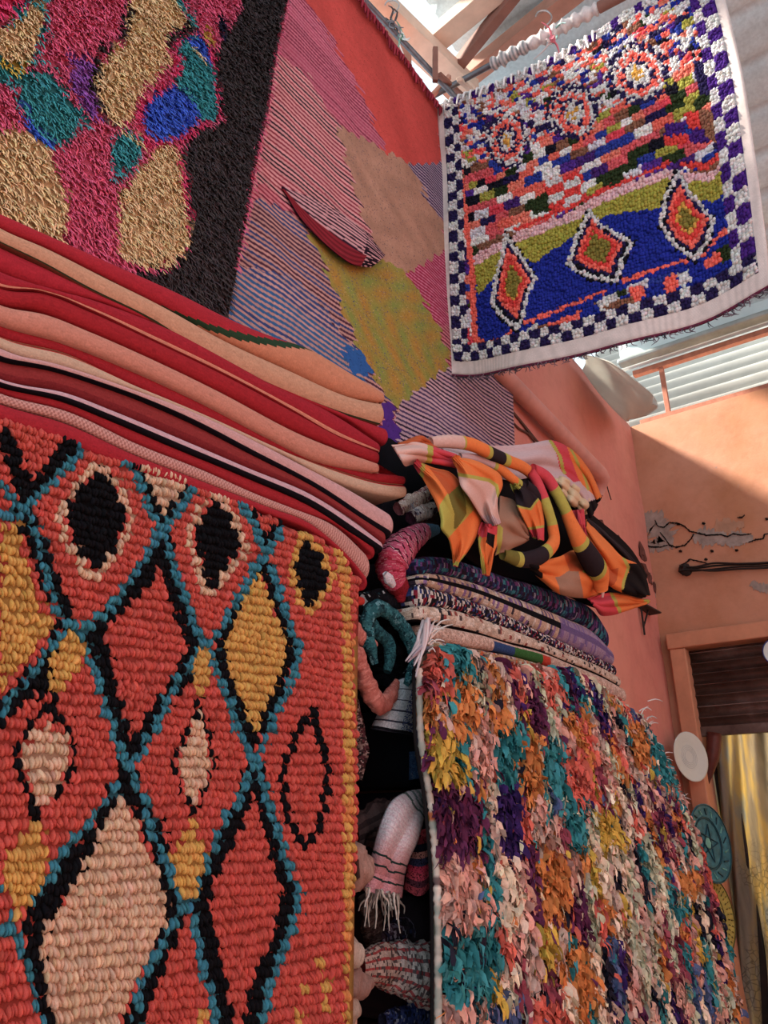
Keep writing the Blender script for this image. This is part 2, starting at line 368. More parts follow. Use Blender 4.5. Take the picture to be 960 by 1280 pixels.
def pile_rug():
    root = empty('pile_rug', (.98, YF, .03))
    tag(root, 'coral pile rug with black, teal and yellow diamonds hung over the red blanket stack', 'rug')
    V, F = [], []
    top = Py([(-60, 498), (0, 520), (85, 545), (150, 566), (230, 595), (300, 624), (350, 650), (400, 672), (426, 690), (436, 712)], YF)
    C = []; XX = []; YY = []
    for k in range(-92, 60):
        x = .33; 
        while x < 1.575:
            s = .0170+(x-.5)*.0036; z = CAMZ+k*s + rng.normal(0, .0012)+.004*math.sin(x*7+k*.35)+.003*math.sin(x*17+k)
            w = .0070+rng.uniform(-.002, .0022)
            zt = np.interp(x, top[:, 0], top[:, 2])
            xr = 1.553 + .012*math.sin(z*9)
            if .06 < z < zt-.010 and x < xr: C.append((x, YF, z+rng.normal(0, .0016))); XX.append(w); YY.append(s)
            x += w*.86
    C = np.array(C); w = np.array(XX); s = np.array(YY); n = len(C)
    p = proj(C-[0, .012, 0]); cols = jitter(rug_pattern(p+np.stack([2.2*np.sin(C[:, 2]*160), 0*C[:, 0]], 1)), .10, .03)
    tilt = rng.normal(0, .26, n)+.2; T, tf = blob(7, 3)
    X = np.stack([np.cos(tilt), np.zeros(n), np.sin(tilt)], 1)*(w*.66)[:, None]*rng.uniform(.85, 1.2, (n, 1))
    Yv = np.stack([-np.sin(tilt), np.full(n, -.25), np.cos(tilt)], 1)*(s*.61*rng.uniform(.88, 1.12, n))[:, None]
    Z = np.stack([np.zeros(n), -np.ones(n), -np.full(n, .35)], 1)*.019*rng.uniform(.8, 1.15, (n, 1))
    C[:, 1] += rng.normal(0, .0012, n)
    V, F, K = scatter(T, tf, C, X, Yv, Z, cols)
    pile = mesh_np('knotted_pile', V, F, fabric('wool_pile', 700, .5, .002), K); under(pile, root)
    # woven backing sheet follows the same top line
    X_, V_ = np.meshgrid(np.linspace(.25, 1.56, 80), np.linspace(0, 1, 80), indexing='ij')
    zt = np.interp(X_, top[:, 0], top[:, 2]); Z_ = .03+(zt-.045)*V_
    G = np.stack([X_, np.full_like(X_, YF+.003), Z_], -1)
    bc = rug_pattern(proj((G[:-1, :-1].reshape(-1, 3)+G[1:, 1:].reshape(-1, 3))/2))*.45  # backing colour darkened to imitate shadow deep between the tufts
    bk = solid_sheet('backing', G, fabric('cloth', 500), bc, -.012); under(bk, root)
pile_rug()
# ================================================================ shaggy rug on the wall, top left
def strands(C, dirs, L, W, cols, bend=.3, seg=3, out=(0, -1, 0), name='s'):
    """tapered ribbons of yarn: C roots, dirs unit growth; returns V,F,K"""
    n = len(C); out = np.asarray(out, float); side = np.cross(dirs, out); side /= np.linalg.norm(side, axis=1, keepdims=True)
    Vs = []
    for i in range(seg+1):
        t = i/seg; q = C + dirs*(L*t)[:, None] + out*(np.sin(t*math.pi)*L*bend+.004*t)[:, None]
        wd = (W*(1-.75*t**2))[:, None]/2
        Vs += [q-side*wd, q+out*wd*.9, q+side*wd]
    V = np.stack(Vs, 1); k = V.shape[1]
    f = []
    for i in range(seg):
        a = i*3; f += [(a, a+1, a+4, a+3), (a+1, a+2, a+5, a+4)]
    f = np.array(f); off = (np.arange(n)*k)[:, None, None]
    return V.reshape(-1, 3), [(f[None]+off).reshape(-1, 4)], np.repeat(cols, k, axis=0)
YS = 1.56
def shag_pattern(p):
    c = {k: lin(v) for k, v in dict(p='ee5a84', m='f43474', c='f2cc90', t='2aa0a8', b='3c6ce8', v='9a50b4', k='4a4042', y='d8b020', n='2a2a44').items()}
    out = np.tile(c['p'], (len(p), 1)); S = lambda pts, w, k, cl=False: out.__setitem__(nearline(p, pts, w, cl), c[k])
    Pg = lambda poly, k: out.__setitem__(inpoly(p, poly), c[k])
    Pg([(-80, -60), (30, -60), (58, 0), (30, 20), (-80, 30)], 'm')
    Pg([(-80, 28), (10, 30), (28, 8), (50, -60), (90, -60), (75, 5), (62, 12), (58, 40), (50, 62), (40, 90), (20, 110), (-80, 60)], 't')
    Pg([(-80, 36), (5, 34), (30, 18), (38, 4), (52, 8), (57, 25), (50, 45), (44, 60), (40, 70), (30, 80), (-80, 68)], 'c')
    Pg([(-10, 66), (10, 74), (22, 76), (28, 88), (22, 94), (14, 92), (0, 78)], 'y')
    Pg([(60, 8), (80, -60), (190, -60), (168, 0), (156, 20), (156, 38), (140, 52), (118, 66), (112, 74), (90, 74), (60, 60)], 'p')
    Pg([(36, 76), (58, 70), (72, 82), (85, 108), (98, 128), (112, 150), (112, 158), (92, 165), (76, 178), (62, 184), (40, 168), (20, 120)], 't')
    S([(26, 142), (42, 160), (58, 180)], 9, 'b'); S([(34, 84), (52, 84)], 8, 'p')
    Pg([(85, 72), (105, 70), (118, 80), (118, 98), (120, 115), (132, 140), (120, 150), (100, 128), (88, 108)], 'v'); S([(58, 78), (84, 108), (94, 128)], 10, 'p')
    S([(165, 0), (157, 20), (157, 38), (140, 54), (122, 66), (118, 90), (118, 110), (130, 145), (148, 155)], 7, 'k')
    Pg([(166, -60), (215, -60), (226, 12), (242, 30), (215, 36), (205, 50), (214, 70), (208, 82), (192, 98), (180, 112), (170, 126), (162, 140), (158, 155), (140, 152), (130, 138), (122, 118), (118, 95), (126, 78), (148, 56), (160, 36), (160, 15)], 'c')
    S([(224, 0), (240, 22), (248, 30)], 8, 't'); S([(240, 34), (222, 38), (212, 50), (214, 56)], 8, 'k')
    Pg([(228, -60), (310, -60), (300, 0), (296, 20), (276, 38), (250, 42), (245, 24), (230, 5)], 'p'); Pg([(250, 36), (275, 24), (280, 45), (268, 60), (256, 50)], 'p')
    Pg([(235, 42), (250, 44), (262, 56), (266, 90), (270, 120), (272, 145), (258, 152), (240, 140), (215, 115), (218, 92), (224, 70), (222, 58)], 't')
    Pg([(232, 46), (250, 44), (262, 60), (265, 74), (256, 76), (236, 56)], 'b'); S([(236, 54), (254, 72)], 4, 'c'); S([(256, 38), (264, 50)], 7, 'y'); S([(276, 26), (282, 46)], 9, 'n')
    Pg([(184, 122), (200, 112), (218, 104), (235, 120), (250, 138), (248, 152), (236, 160), (222, 172), (195, 176), (178, 160), (178, 140)], 'b')
    S([(230, 44), (218, 56), (222, 76), (222, 88), (206, 102), (192, 118), (176, 130), (172, 144), (178, 160), (182, 180)], 7, 'm'); S([(182, 180), (200, 178), (222, 172), (236, 168), (252, 156), (258, 152)], 8, 'm')
    S([(262, 56), (270, 90), (274, 120), (276, 142)], 6, 'm')
    Pg([(160, 158), (180, 172), (180, 184), (170, 200), (160, 215), (150, 225), (140, 228), (142, 205), (140, 170)], 't'); S([(152, 162), (178, 178)], 5, 'c')
    Pg([(-80, 160), (20, 162), (40, 165), (62, 184), (70, 205), (78, 235), (84, 260), (84, 290), (80, 340), (-80, 300)], 'c')
    Pg([(208, 176), (220, 184), (226, 215), (232, 260), (238, 300), (225, 320), (205, 336), (180, 332), (150, 320), (146, 290), (148, 240), (170, 215), (190, 188)], 'c')
    S([(222, 180), (228, 215), (234, 260), (238, 290)], 5, 'm')
    blk = [(310, -60), (400, -60), (358, 0), (345, 60), (330, 150), (318, 200), (305, 280), (284, 390), (190, 350), (205, 336), (226, 322), (240, 305), (236, 260), (232, 220), (226, 185), (250, 162), (278, 150), (276, 120), (270, 90), (268, 62), (282, 45), (285, 35), (298, 18), (304, 0)]
    Pg(blk, 'k'); Pg([(150, 338), (420, 338), (420, 640), (150, 640)], 'k')
    return out
def shaggy_rug():
    root = empty('shaggy_rug', (1.0, YS, 2.4)); tag(root, 'shaggy wall rug of pink, straw, teal and blue patches with a wide black border', 'rug')
    edge = Py([(362, -20), (358, 0), (345, 60), (331, 150), (318, 205), (305, 280), (284, 385), (278, 420)], YS)   # right edge
    n = 60000; x = rng.uniform(.3, 2.0, n); z = rng.uniform(2.5, 4.75, n)
    xr = np.interp(-z, -edge[:, 2], edge[:, 0]); k = x < xr-.004; x, z = x[k], z[k]
    # rows
    z = np.round(z/.021)*.021+.008*np.sin(x*6)+rng.normal(0, .004, len(z)); n = len(x)
    C = np.stack([x, np.full(n, YS-.006), z], 1); p = proj(C+[0, -.02, -.012])
    vis = (p[:, 0] > -70) & (p[:, 1] > -70) & (p[:, 1] < 460); C = C[vis]; p = p[vis]; n = len(C)
    cols = jitter(shag_pattern(p), .14, .05)
    dirs = np.stack([rng.normal(.1, .3, n), -np.abs(rng.normal(.75, .25, n)), -np.ones(n)], 1); dirs /= np.linalg.norm(dirs, axis=1, keepdims=True)
    V, F, K = strands(C, dirs, rng.uniform(.028, .045, n), rng.uniform(.004, .008, n), cols, .12)
    pl = mesh_np('shag_pile', V, F, fabric('yarn', 900, .3, .001, .9, .12), K); under(pl, root)
    U, W_ = np.meshgrid(np.linspace(0, 1, 30), np.linspace(2.4, 4.8, 60), indexing='ij')
    xr = np.interp(-W_, -edge[:, 2], edge[:, 0]); X = .25+(xr-.25)*U; G = np.stack([X, np.full_like(X, YS), W_], -1)
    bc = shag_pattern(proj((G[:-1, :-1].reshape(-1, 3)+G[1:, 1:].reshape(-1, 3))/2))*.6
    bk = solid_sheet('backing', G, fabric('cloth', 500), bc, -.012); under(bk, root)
shaggy_rug()
# ================================================================ large flat-woven kilim on the wall
YK = 1.645
def kilim():
    root = empty('flatweave_rug', (2.3, YK, 2.9)); tag(root, 'tall flat-woven wall rug in pink stripes, coral, tan and olive yellow with a fringed top', 'rug')
    xs = np.arange(1.05, 3.62, .0065); zs = np.arange(2.85, 5.50, .0034)
    X, Z = np.meshgrid(xs, zs, indexing='ij')
    def surf(X, Z): return YK+.006*np.sin(X*5+.8*Z)+.005*np.sin(Z*6-X*2)+.002*np.sin(X*23+Z*9)
    G = np.stack([X, surf(X, Z), Z], -1)
    f = (G[:-1, :-1]+G[1:, 1:])/2; q = f.reshape(-1, 3); p = proj(q)
    x, z = q[:, 0], q[:, 2]
    zz = z-.10*x+.010*np.sin(x*4+z*2)+.004*np.sin(x*13+z*8)
    hsh = lambda a, s: np.modf(np.abs(np.sin(a*12.9898+s*78.233)*43758.5453))[0]
    def stripes(light, dark, per=.0235, duty=.5, alt=None):
        k = np.floor(zz/per); fr = zz/per-k; L, D = lin(light), lin(dark)
        L_ = L*(1+.22*(hsh(k, 1)-.5))[:, None]; D_ = np.tile(D, (len(k), 1))
        if alt is not None:
            A = lin(alt); sel = hsh(k, 2) > .55; D_[sel] = A
        return np.where((fr < duty)[:, None], L_, D_)
    out = stripes('e4848e', 'a02c48', .0225, .55, '7c2038')
    def reg(poly, c, w=.12):
        wob = p + np.stack([3*np.sin(z*60)+2*np.sin(z*140), 2*np.sin(x*80)], 1)
        m = inpoly(wob, poly); out[m] = c[m] if getattr(c, 'ndim', 1) == 2 else c
    reg([(330, 60), (380, 90), (430, 170), (430, 200), (470, 290), (500, 345), (440, 335), (380, 280), (330, 230), (300, 240)], stripes('eda0a0', '3a1c30', .0225, .56, 'a03048'))
    reg([(345, -20), (385, 0), (415, 50), (455, 125), (482, 192), (440, 178), (425, 160), (380, 90), (335, 60)], stripes('de7288', 'c04a6a', .0225, .5, '9a3050'))
    mott = lin('c28c70')*(1+.12*np.sin(x*19+3*np.sin(z*13))*np.sin(z*17))[:, None]; mott[(rng.random(len(x)) < .02)] = lin('6a5668')
    reg([(380, -40), (500, -40), (550, 150), (552, 208), (515, 206), (482, 192), (455, 125), (415, 50), (370, -10)], np.tile(lin('e0483e'), (len(x), 1))*(1+.08*np.sin(x*11+z*7))[:, None])
    reg([(420, 155), (482, 190), (515, 206), (552, 275), (560, 320), (510, 342), (490, 335), (478, 330), (455, 280), (436, 215)], mott)
    oliv = lin('a9932e')+(.10*(np.sin(x*31+4*np.sin(z*9))*np.sin(z*23)))[:, None]*np.array([1, -.3, -.1]); oliv = np.clip(oliv, .01, 1)
    sp = rng.random(len(x)); oliv[sp < .03] = lin('55507a'); oliv[(sp > .03) & (sp < .06)] = lin('c8a860')
    reg([(382, 286), (440, 325), (478, 325), (510, 340), (540, 395), (560, 440), (560, 470), (500, 512), (478, 520), (450, 445), (420, 372), (395, 312)], oliv)
    reg([(512, 206), (560, 204), (562, 280), (545, 268), (528, 238)], stripes('b49ab0', '3c2454', .02, .5))
    reg([(508, 342), (560, 312), (560, 410), (545, 402), (530, 380)], stripes('e2789a', 'b4204e', .02, .4))
    reg([(285, 250), (330, 250), (375, 275), (396, 312), (420, 372), (460, 460), (500, 520), (260, 420)], stripes('d0988c', '5a3048', .0215, .5, '3a4880'))
    reg([(270, 330), (310, 335), (360, 345), (410, 392), (446, 440), (465, 500), (350, 480), (260, 400)], stripes('c89a94', '35508c', .0235, .48, '2f6aa4'))
    reg([(425, 432), (452, 440), (464, 470), (440, 468)], np.tile(lin('2466b4'), (len(x), 1)))
    reg([(494, 512), (545, 468), (600, 440), (700, 400), (700, 600), (500, 600)], stripes('d0a8b2', '3a2a48', .0235, .55, '54406c'))
    reg([(478, 500), (490, 510), (496, 535), (506, 600), (470, 600)], np.tile(lin('5a2c94'), (len(x), 1)))
    out *= (1+rng.normal(0, .05, len(x)))[:, None]
    fl_ = rng.random(len(x)) < .012; out[fl_] *= .45
    o = solid_sheet('woven_panel', G, weave('flatweave', 400), np.clip(out, 0, 1), -.005); under(o, root)
    # long loose flap that folds forward, dark red under side
    cs = lambda pts, y: Py(pts, y)
    top = cs([(352, 235), (392, 250), (432, 272), (462, 298), (480, 320)], [YK-.008, YK-.012, YK-.014, YK-.018, YK-.02])
    bot = cs([(352, 235.5), (374, 272), (404, 304), (436, 329), (462, 334)], [YK-.008, YK-.02, YK-.03, YK-.04, YK-.03])
    Gf = coons(top, bot, top[[0]].repeat(2, 0)*[[1]]*1.0 if False else np.stack([top[0], bot[0]]), np.stack([top[-1], bot[-1]]), 120, 40)
    bulge = np.sin(np.linspace(0, math.pi, 40))[None, :]*np.linspace(.2, 1, 120)[:, None]*.022; Gf[..., 1] -= bulge
    qf = ((Gf[:-1, :-1]+Gf[1:, 1:])/2).reshape(-1, 3); v = np.tile((np.arange(39)+.5)/39, 119)
    zf = (qf[:, 2]-.10*qf[:, 0]+.010*np.sin(qf[:, 0]*4+qf[:, 2]*2))/.0225; cf = np.where((np.modf(zf)[0] < .56)[:, None], lin('e0a0a4'), lin('3a1c30')); uf = np.repeat((np.arange(119)+.5)/119, 39); cf[(uf > .8) & (np.modf(v*11)[0] < .45)] = lin('1c1420'); rd = (v > .70) & (uf < .84); cf[rd] = lin('8c1a2a')
    cf[rd] *= (1+.35*np.sin(v[rd]*70+6*np.sin(qf[rd, 0]*9)))[:, None]
    fo = solid_sheet('folded_flap', Gf, weave('flatweave'), np.clip(cf, 0, 1), .006); under(fo, root); fo['label'] = 'raised fold with dark red underside'
    # knotted fringe along the top
    parts = []; xx = 1.3
    while xx < 3.0:
        L = rng.uniform(.07, .12); pts = np.array([[xx, YK-.012, 5.50], [xx+.004, YK-.03, 5.50-L*.4], [xx+rng.normal(0, .008), YK-.028, 5.50-L]])
        V, F = tube(resample(pts, 5), [.008, .007, .010, .008, .004], 5); parts.append((V, F, np.tile(lin('a8283c')*rng.uniform(.6, 1.2), (len(V), 1)))); xx += rng.uniform(.022, .034)
    V, F, K = join_parts(parts); fr = mesh_np('fringe', V, F, fabric('yarn'), K); under(fr, root)
    V, F = tube([(1.1, YK-.002, 5.505), (2.4, YK-.004, 5.50), (3.6, YK-.002, 5.505)], .012, 8)
    hm = mesh_np('hem_cord', V, F, fabric('yarn'), np.tile(lin('c83a44'), (len(V), 1))); under(hm, root)
kilim()
# ================================================================ square pile rug hanging from the roof rail
XH = 2.87
def hang_grid(nu, nv):
    top = Px([(547, 133), (580, 120), (620, 106), (660, 88), (705, 66), (745, 42), (790, 12), (830, -12), (893, -50)], XH)
    bot = Px([(557, 466), (600, 467), (660, 463), (720, 450), (800, 428), (880, 400), (966, 360)], XH)
    lef = Px([(547, 133), (552, 250), (553, 350), (557, 466)], XH); rig = Px([(893, -50), (912, 20), (930, 100), (944, 190), (955, 270), (966, 360)], XH)
    G = coons(top, bot, lef, rig, nu, nv)
    u = np.linspace(0, 1, nu)[:, None]; v = np.linspace(0, 1, nv)[None]
    G[..., 0] += .02*np.sin(u*9+1)*v+.012*np.sin(u*17)*v - .03*np.sin(math.pi*u)*v
    return G
RNG2 = np.random.default_rng(11)
CELLP = ['e8e0dc', 'e8e0dc', 'f0624e', 'e8384e', '4a2472', '2a2050', '1c1a28', 'a8a028', '8e5a42', '2a3c9c', 'f07860', '2c3a1c', 'd8d0d8', 'e2545c', '5a2c94']
CELLS = RNG2.integers(0, len(CELLP), (64, 128)); CELLC = np.array([lin(c) for c in CELLP])
def hang_pattern(p, u, v):
    c = {k: lin(x) for k, x in dict(w='d8d2d0', k='181620', n='2a2050', v='4a2080', r='e8342c', c='ff6250', o='a89e1c', g='8a7a20', b='1c2c9a', p='e8b4b8', y='e0a020', s='8e5a42', t='1c8c96', d='2c3a1c').items()}
    # block field: cells in weave space, finer and paler towards the top
    vv = v+.05*np.sin(u*5)*0; nr = 34; row = np.floor(vv*nr).astype(int)
    colw = np.where(v < .38, 26, 17); ci = np.floor(u*colw+ (row % 3)*.33+.4*np.sin(row*2.1)).astype(int)
    out = CELLC[CELLS[np.clip(ci, 0, 63), np.clip(row, 0, 127)]].copy()
    S = lambda pts, w, k, cl=False: out.__setitem__(nearline(p, pts, w, cl), c[k])
    Pg = lambda poly, k: out.__setitem__(inpoly(p, poly), c[k])
    up = v < .30; R_ = RNG2.random((60, 90)); rnd = R_[(u*46+.5*(np.floor(v*75) % 2)).astype(int).clip(0, 59), (v*75).astype(int).clip(0, 89)]
    out[up & (rnd < .30)] = c['w']; out[up & (rnd > .30) & (rnd < .46)] = c['c']; out[up & (rnd > .46) & (rnd < .52)] = c['b']
    # red and white checker at the middle
    m = inpoly(p, [(680, 225), (728, 212), (735, 250), (690, 272), (680, 255)]); ch = (np.floor(p[:, 0]/22)+np.floor((p[:, 1]+.35*p[:, 0])/11)) % 2 == 0
    out[m & ch] = c['r']; out[m & ~ch] = c['w']
    Pg([(660, 250), (684, 240), (688, 262), (668, 268)], 'd')
    Pg([(866, 75), (896, 78), (900, 118), (875, 118)], 'n'); Pg([(855, 140), (885, 138), (885, 158), (858, 160)], 'r'); Pg([(862, 160), (888, 158), (890, 175), (862, 178)], 'v')
    Pg([(872, 135), (895, 140), (900, 165), (895, 180), (880, 170)], 's'); Pg([(830, 155), (856, 150), (856, 165), (830, 170)], 'v'); Pg([(830, 170), (858, 166), (858, 178), (832, 182)], 'r')
    # big diamonds band
    Pg([(590, 330), (640, 308), (655, 300), (712, 275), (760, 250), (830, 220), (905, 200), (918, 235), (935, 275), (945, 320), (800, 350), (620, 440), (595, 440)], 'b')
    Pg([(590, 322), (618, 306), (648, 296), (712, 268), (750, 248), (830, 216), (862, 226), (888, 222), (905, 205), (912, 228), (893, 252), (880, 250), (850, 255), (760, 268), (712, 298), (670, 326), (640, 322), (620, 345), (597, 368)], 'o')
    S([(592, 326), (622, 308), (650, 294), (712, 272), (752, 246), (832, 216), (862, 222), (888, 218), (903, 200)], 12, 'p')
    S([(645, 286), (710, 260), (748, 240), (836, 203)], 5, 'r'); S([(856, 205), (882, 208), (905, 190)], 9, 'r'); S([(600, 308), (640, 292)], 8, 's'); S([(862, 214), (884, 214), (902, 200)], 4, 's')
    # lower stripe and blocks
    S([(597, 427), (625, 425), (642, 412)], 4, 'c'); S([(654, 403), (700, 386), (756, 363)], 5, 'c'); S([(780, 350), (810, 338), (860, 324)], 6, 'c'); S([(876, 318), (900, 292), (945, 275)], 6, 'c')
    Pg([(598, 432), (640, 428), (700, 398), (760, 375), (870, 335), (905, 295), (945, 282), (950, 330), (880, 368), (800, 392), (700, 420), (640, 440), (602, 442)], 'b')
    for poly, k in [([(604, 436), (612, 434), (612, 442), (604, 442)], 'c'), ([(614, 435), (630, 433), (632, 442), (614, 444)], 'w'), ([(632, 428), (646, 424), (648, 440), (634, 442)], 's'), ([(655, 414), (672, 402), (676, 416), (660, 424)], 'w'),
        ([(670, 408), (684, 402), (688, 412), (674, 418)], 's'), ([(686, 404), (720, 390), (726, 396), (690, 410)], 'c'), ([(700, 408), (730, 396), (734, 404), (704, 414)], 'w'), ([(664, 424), (676, 420), (674, 432), (662, 434)], 'c'),
        ([(745, 376), (770, 364), (776, 376), (752, 392)], 'w'), ([(752, 384), (790, 368), (794, 380), (760, 388)], 's'), ([(786, 358), (800, 354), (808, 368), (796, 378), (788, 370)], 'c'), ([(808, 372), (830, 368), (828, 376), (808, 378)], 'd'),
        ([(828, 348), (844, 343), (850, 358), (832, 366)], 'c'), ([(846, 342), (862, 338), (866, 352), (850, 360)], 'w'), ([(878, 326), (900, 310), (904, 322), (882, 338)], 'c'), ([(896, 310), (914, 302), (922, 318), (902, 328)], 'd'), ([(912, 300), (934, 292), (940, 312), (922, 320)], 'w')]: Pg(poly, k)
    S([(565, 148), (575, 215), (583, 285), (590, 340), (593, 420), (606, 438)], 7, 'c'); S([(862, -40), (878, 50), (890, 110), (902, 175), (918, 225), (934, 270), (946, 315)], 8, 'c')
    # three diamonds
    def dia(o, cx, cy, f1, olive, extra=None):
        sc = lambda f: [(cx+(x-cx)*f, cy+(y-cy)*f) for x, y in o]
        Pg(sc(1.13), 'k'); S(o, 5.5, 'w', True); Pg(sc(.86), 'n'); Pg(sc(.76), 'c'); Pg(sc(.60), 'r'); Pg(sc(.42), 'y'); Pg(sc(olive), 'g')
    dia([(632, 294), (650, 318), (669, 348), (658, 366), (654, 392), (647, 410), (630, 397), (616, 380), (618, 355), (626, 325)], 641, 352, .8, .36)
    dia([(737, 262), (752, 282), (790, 302), (778, 322), (770, 350), (735, 344), (710, 330), (720, 300)], 746, 308, .78, .45)
    dia([(848, 214), (860, 240), (892, 274), (884, 300), (868, 323), (843, 305), (826, 280), (832, 245)], 858, 272, .7, .28)
    p_ = p; p = p + RNG2.normal(0, 2.6, p.shape)
    for cx, cy, rx, ry in [(634, 175, 24, 34), (716, 140, 30, 32), (798, 92, 36, 36)]:
        d = np.hypot((p[:, 0]-cx)/rx, (p[:, 1]-cy)/ry)
        for lo, hi, k in [(.88, 1.05, 'n'), (.72, .9, 'w'), (.52, .74, 'c'), (.38, .52, 'n'), (.2, .4, 'w'), (0, .2, 'y')]: out[(d >= lo) & (d < hi)] = c[k]
    # checkered border
    e0 = .030; w1 = .092
    L = (u > e0) & (u < w1) & (v < .96); k = (np.floor((u-e0)/.031)+np.floor(v*27)) % 2 == 0
    out[L] = c['w']; out[L & k] = c['n']
    R = (u > .905) & (u < .972); k = (np.floor((u-.905)/.034)+np.floor(v*22)) % 2 == 0; out[R] = c['w']; out[R & k] = c['v']
    B = (v > .905) & (v < .957) & (u > .03) & (u < .97); k = (np.floor((v-.905)/.026)+np.floor(u*30)) % 2 == 0; out[B] = c['w']; out[B & k] = c['n']
    T = (v < .03); k = np.floor(u*40) % 3 == 0; out[T] = c['w']; out[T & k] = c['v']
    return out
def hanging_rug():
    root = empty('hanging_rug', (XH, .9, 3.45)); tag(root, 'square pile rug with three red diamonds on blue hanging from the roof rail', 'rug')
    nu, nv = 116, 120; G = hang_grid(nu, nv); u, v = np.meshgrid(np.linspace(0, 1, nu), np.linspace(0, 1, nv), indexing='ij')
    du = np.gradient(G, axis=0); dv = np.gradient(G, axis=1)
    sel = (u > .030) & (u < .972) & (v < .957); C = G[sel]; uu = u[sel]; vv = v[sel]; n = len(C)
    C = C + rng.normal(0, .0022, C.shape)
    cols = jitter(hang_pattern(proj(C+[-.012, 0, 0]), uu, vv), .09, .03)
    X = du[sel]*.78*rng.uniform(.85, 1.2, (n, 1)); Y = dv[sel]*.86*rng.uniform(.85, 1.2, (n, 1)); Z = np.tile([-.020, 0, -.006], (n, 1))*rng.uniform(.6, 1.25, (n, 1))
    T, tf = blob(6, 2); V, F, K = scatter(T, tf, C, X, Y, Z, cols)
    under(mesh_np('knotted_pile', V, F, fabric('wool_pile'), K), root)
    g = G; gu, gv = (u[:-1, :-1]+u[1:, 1:]).ravel()/2, (v[:-1, :-1]+v[1:, 1:]).ravel()/2; gc = hang_pattern(proj((G[:-1, :-1]+G[1:, 1:]).reshape(-1, 3)/2), gu, gv)*.7; rim_ = (gu < .03) | (gu > .972) | (gv > .957); gc[rim_] = lin('e2cdc6'); bk = solid_sheet('woven_ground', g, weave('flatweave'), gc, .008); under(bk, root)
    # maroon hem and short warp fringe at the bottom, white ties at the top
    e = G[:, -1]+[-.004, 0, -.004]; V, F = tube(resample(e, 60), .007, 6); under(mesh_np('hem_cord', V, F, fabric('yarn'), np.tile(lin('6e2440'), (len(V), 1))), root)
    parts = []
    for i in range(230):
        q = e[int(rng.integers(0, nu))]+[rng.normal(0, .004), rng.normal(0, .006), 0]; L = rng.uniform(.015, .05)
        pts = np.array([q, q+[-.01, rng.normal(0, .01), -L*.5], q+[-.02, rng.normal(-.01, .012), -L]])
        V, F = tube(resample(pts, 4), [.0022, .002, .0018, .001], 4); parts.append((V, F, np.tile(lin(['5a4650', '8a6a78', '40404a'][i % 3]), (len(V), 1))))
    V, F, K = join_parts(parts); under(mesh_np('fringe', V, F, fabric('yarn'), K), root)
    parts = []
    for t in np.linspace(.05, .62, 22):
        q = G[int(t*nu), 0]; L = rng.uniform(.06, .13)
        pts = np.array([q+[.01, 0, .015], q+[-.028, 0, -.01], q+[-.045, rng.normal(0, .01), -L]])
        V, F = tube(resample(pts, 6), [.007, .008, .008, .007, .006, .004], 5); parts.append((V, F, np.tile(lin('ece4e2'), (len(V), 1))))
    V, F, K = join_parts(parts); under(mesh_np('warp_ties', V, F, fabric('yarn'), K), root)
hanging_rug()
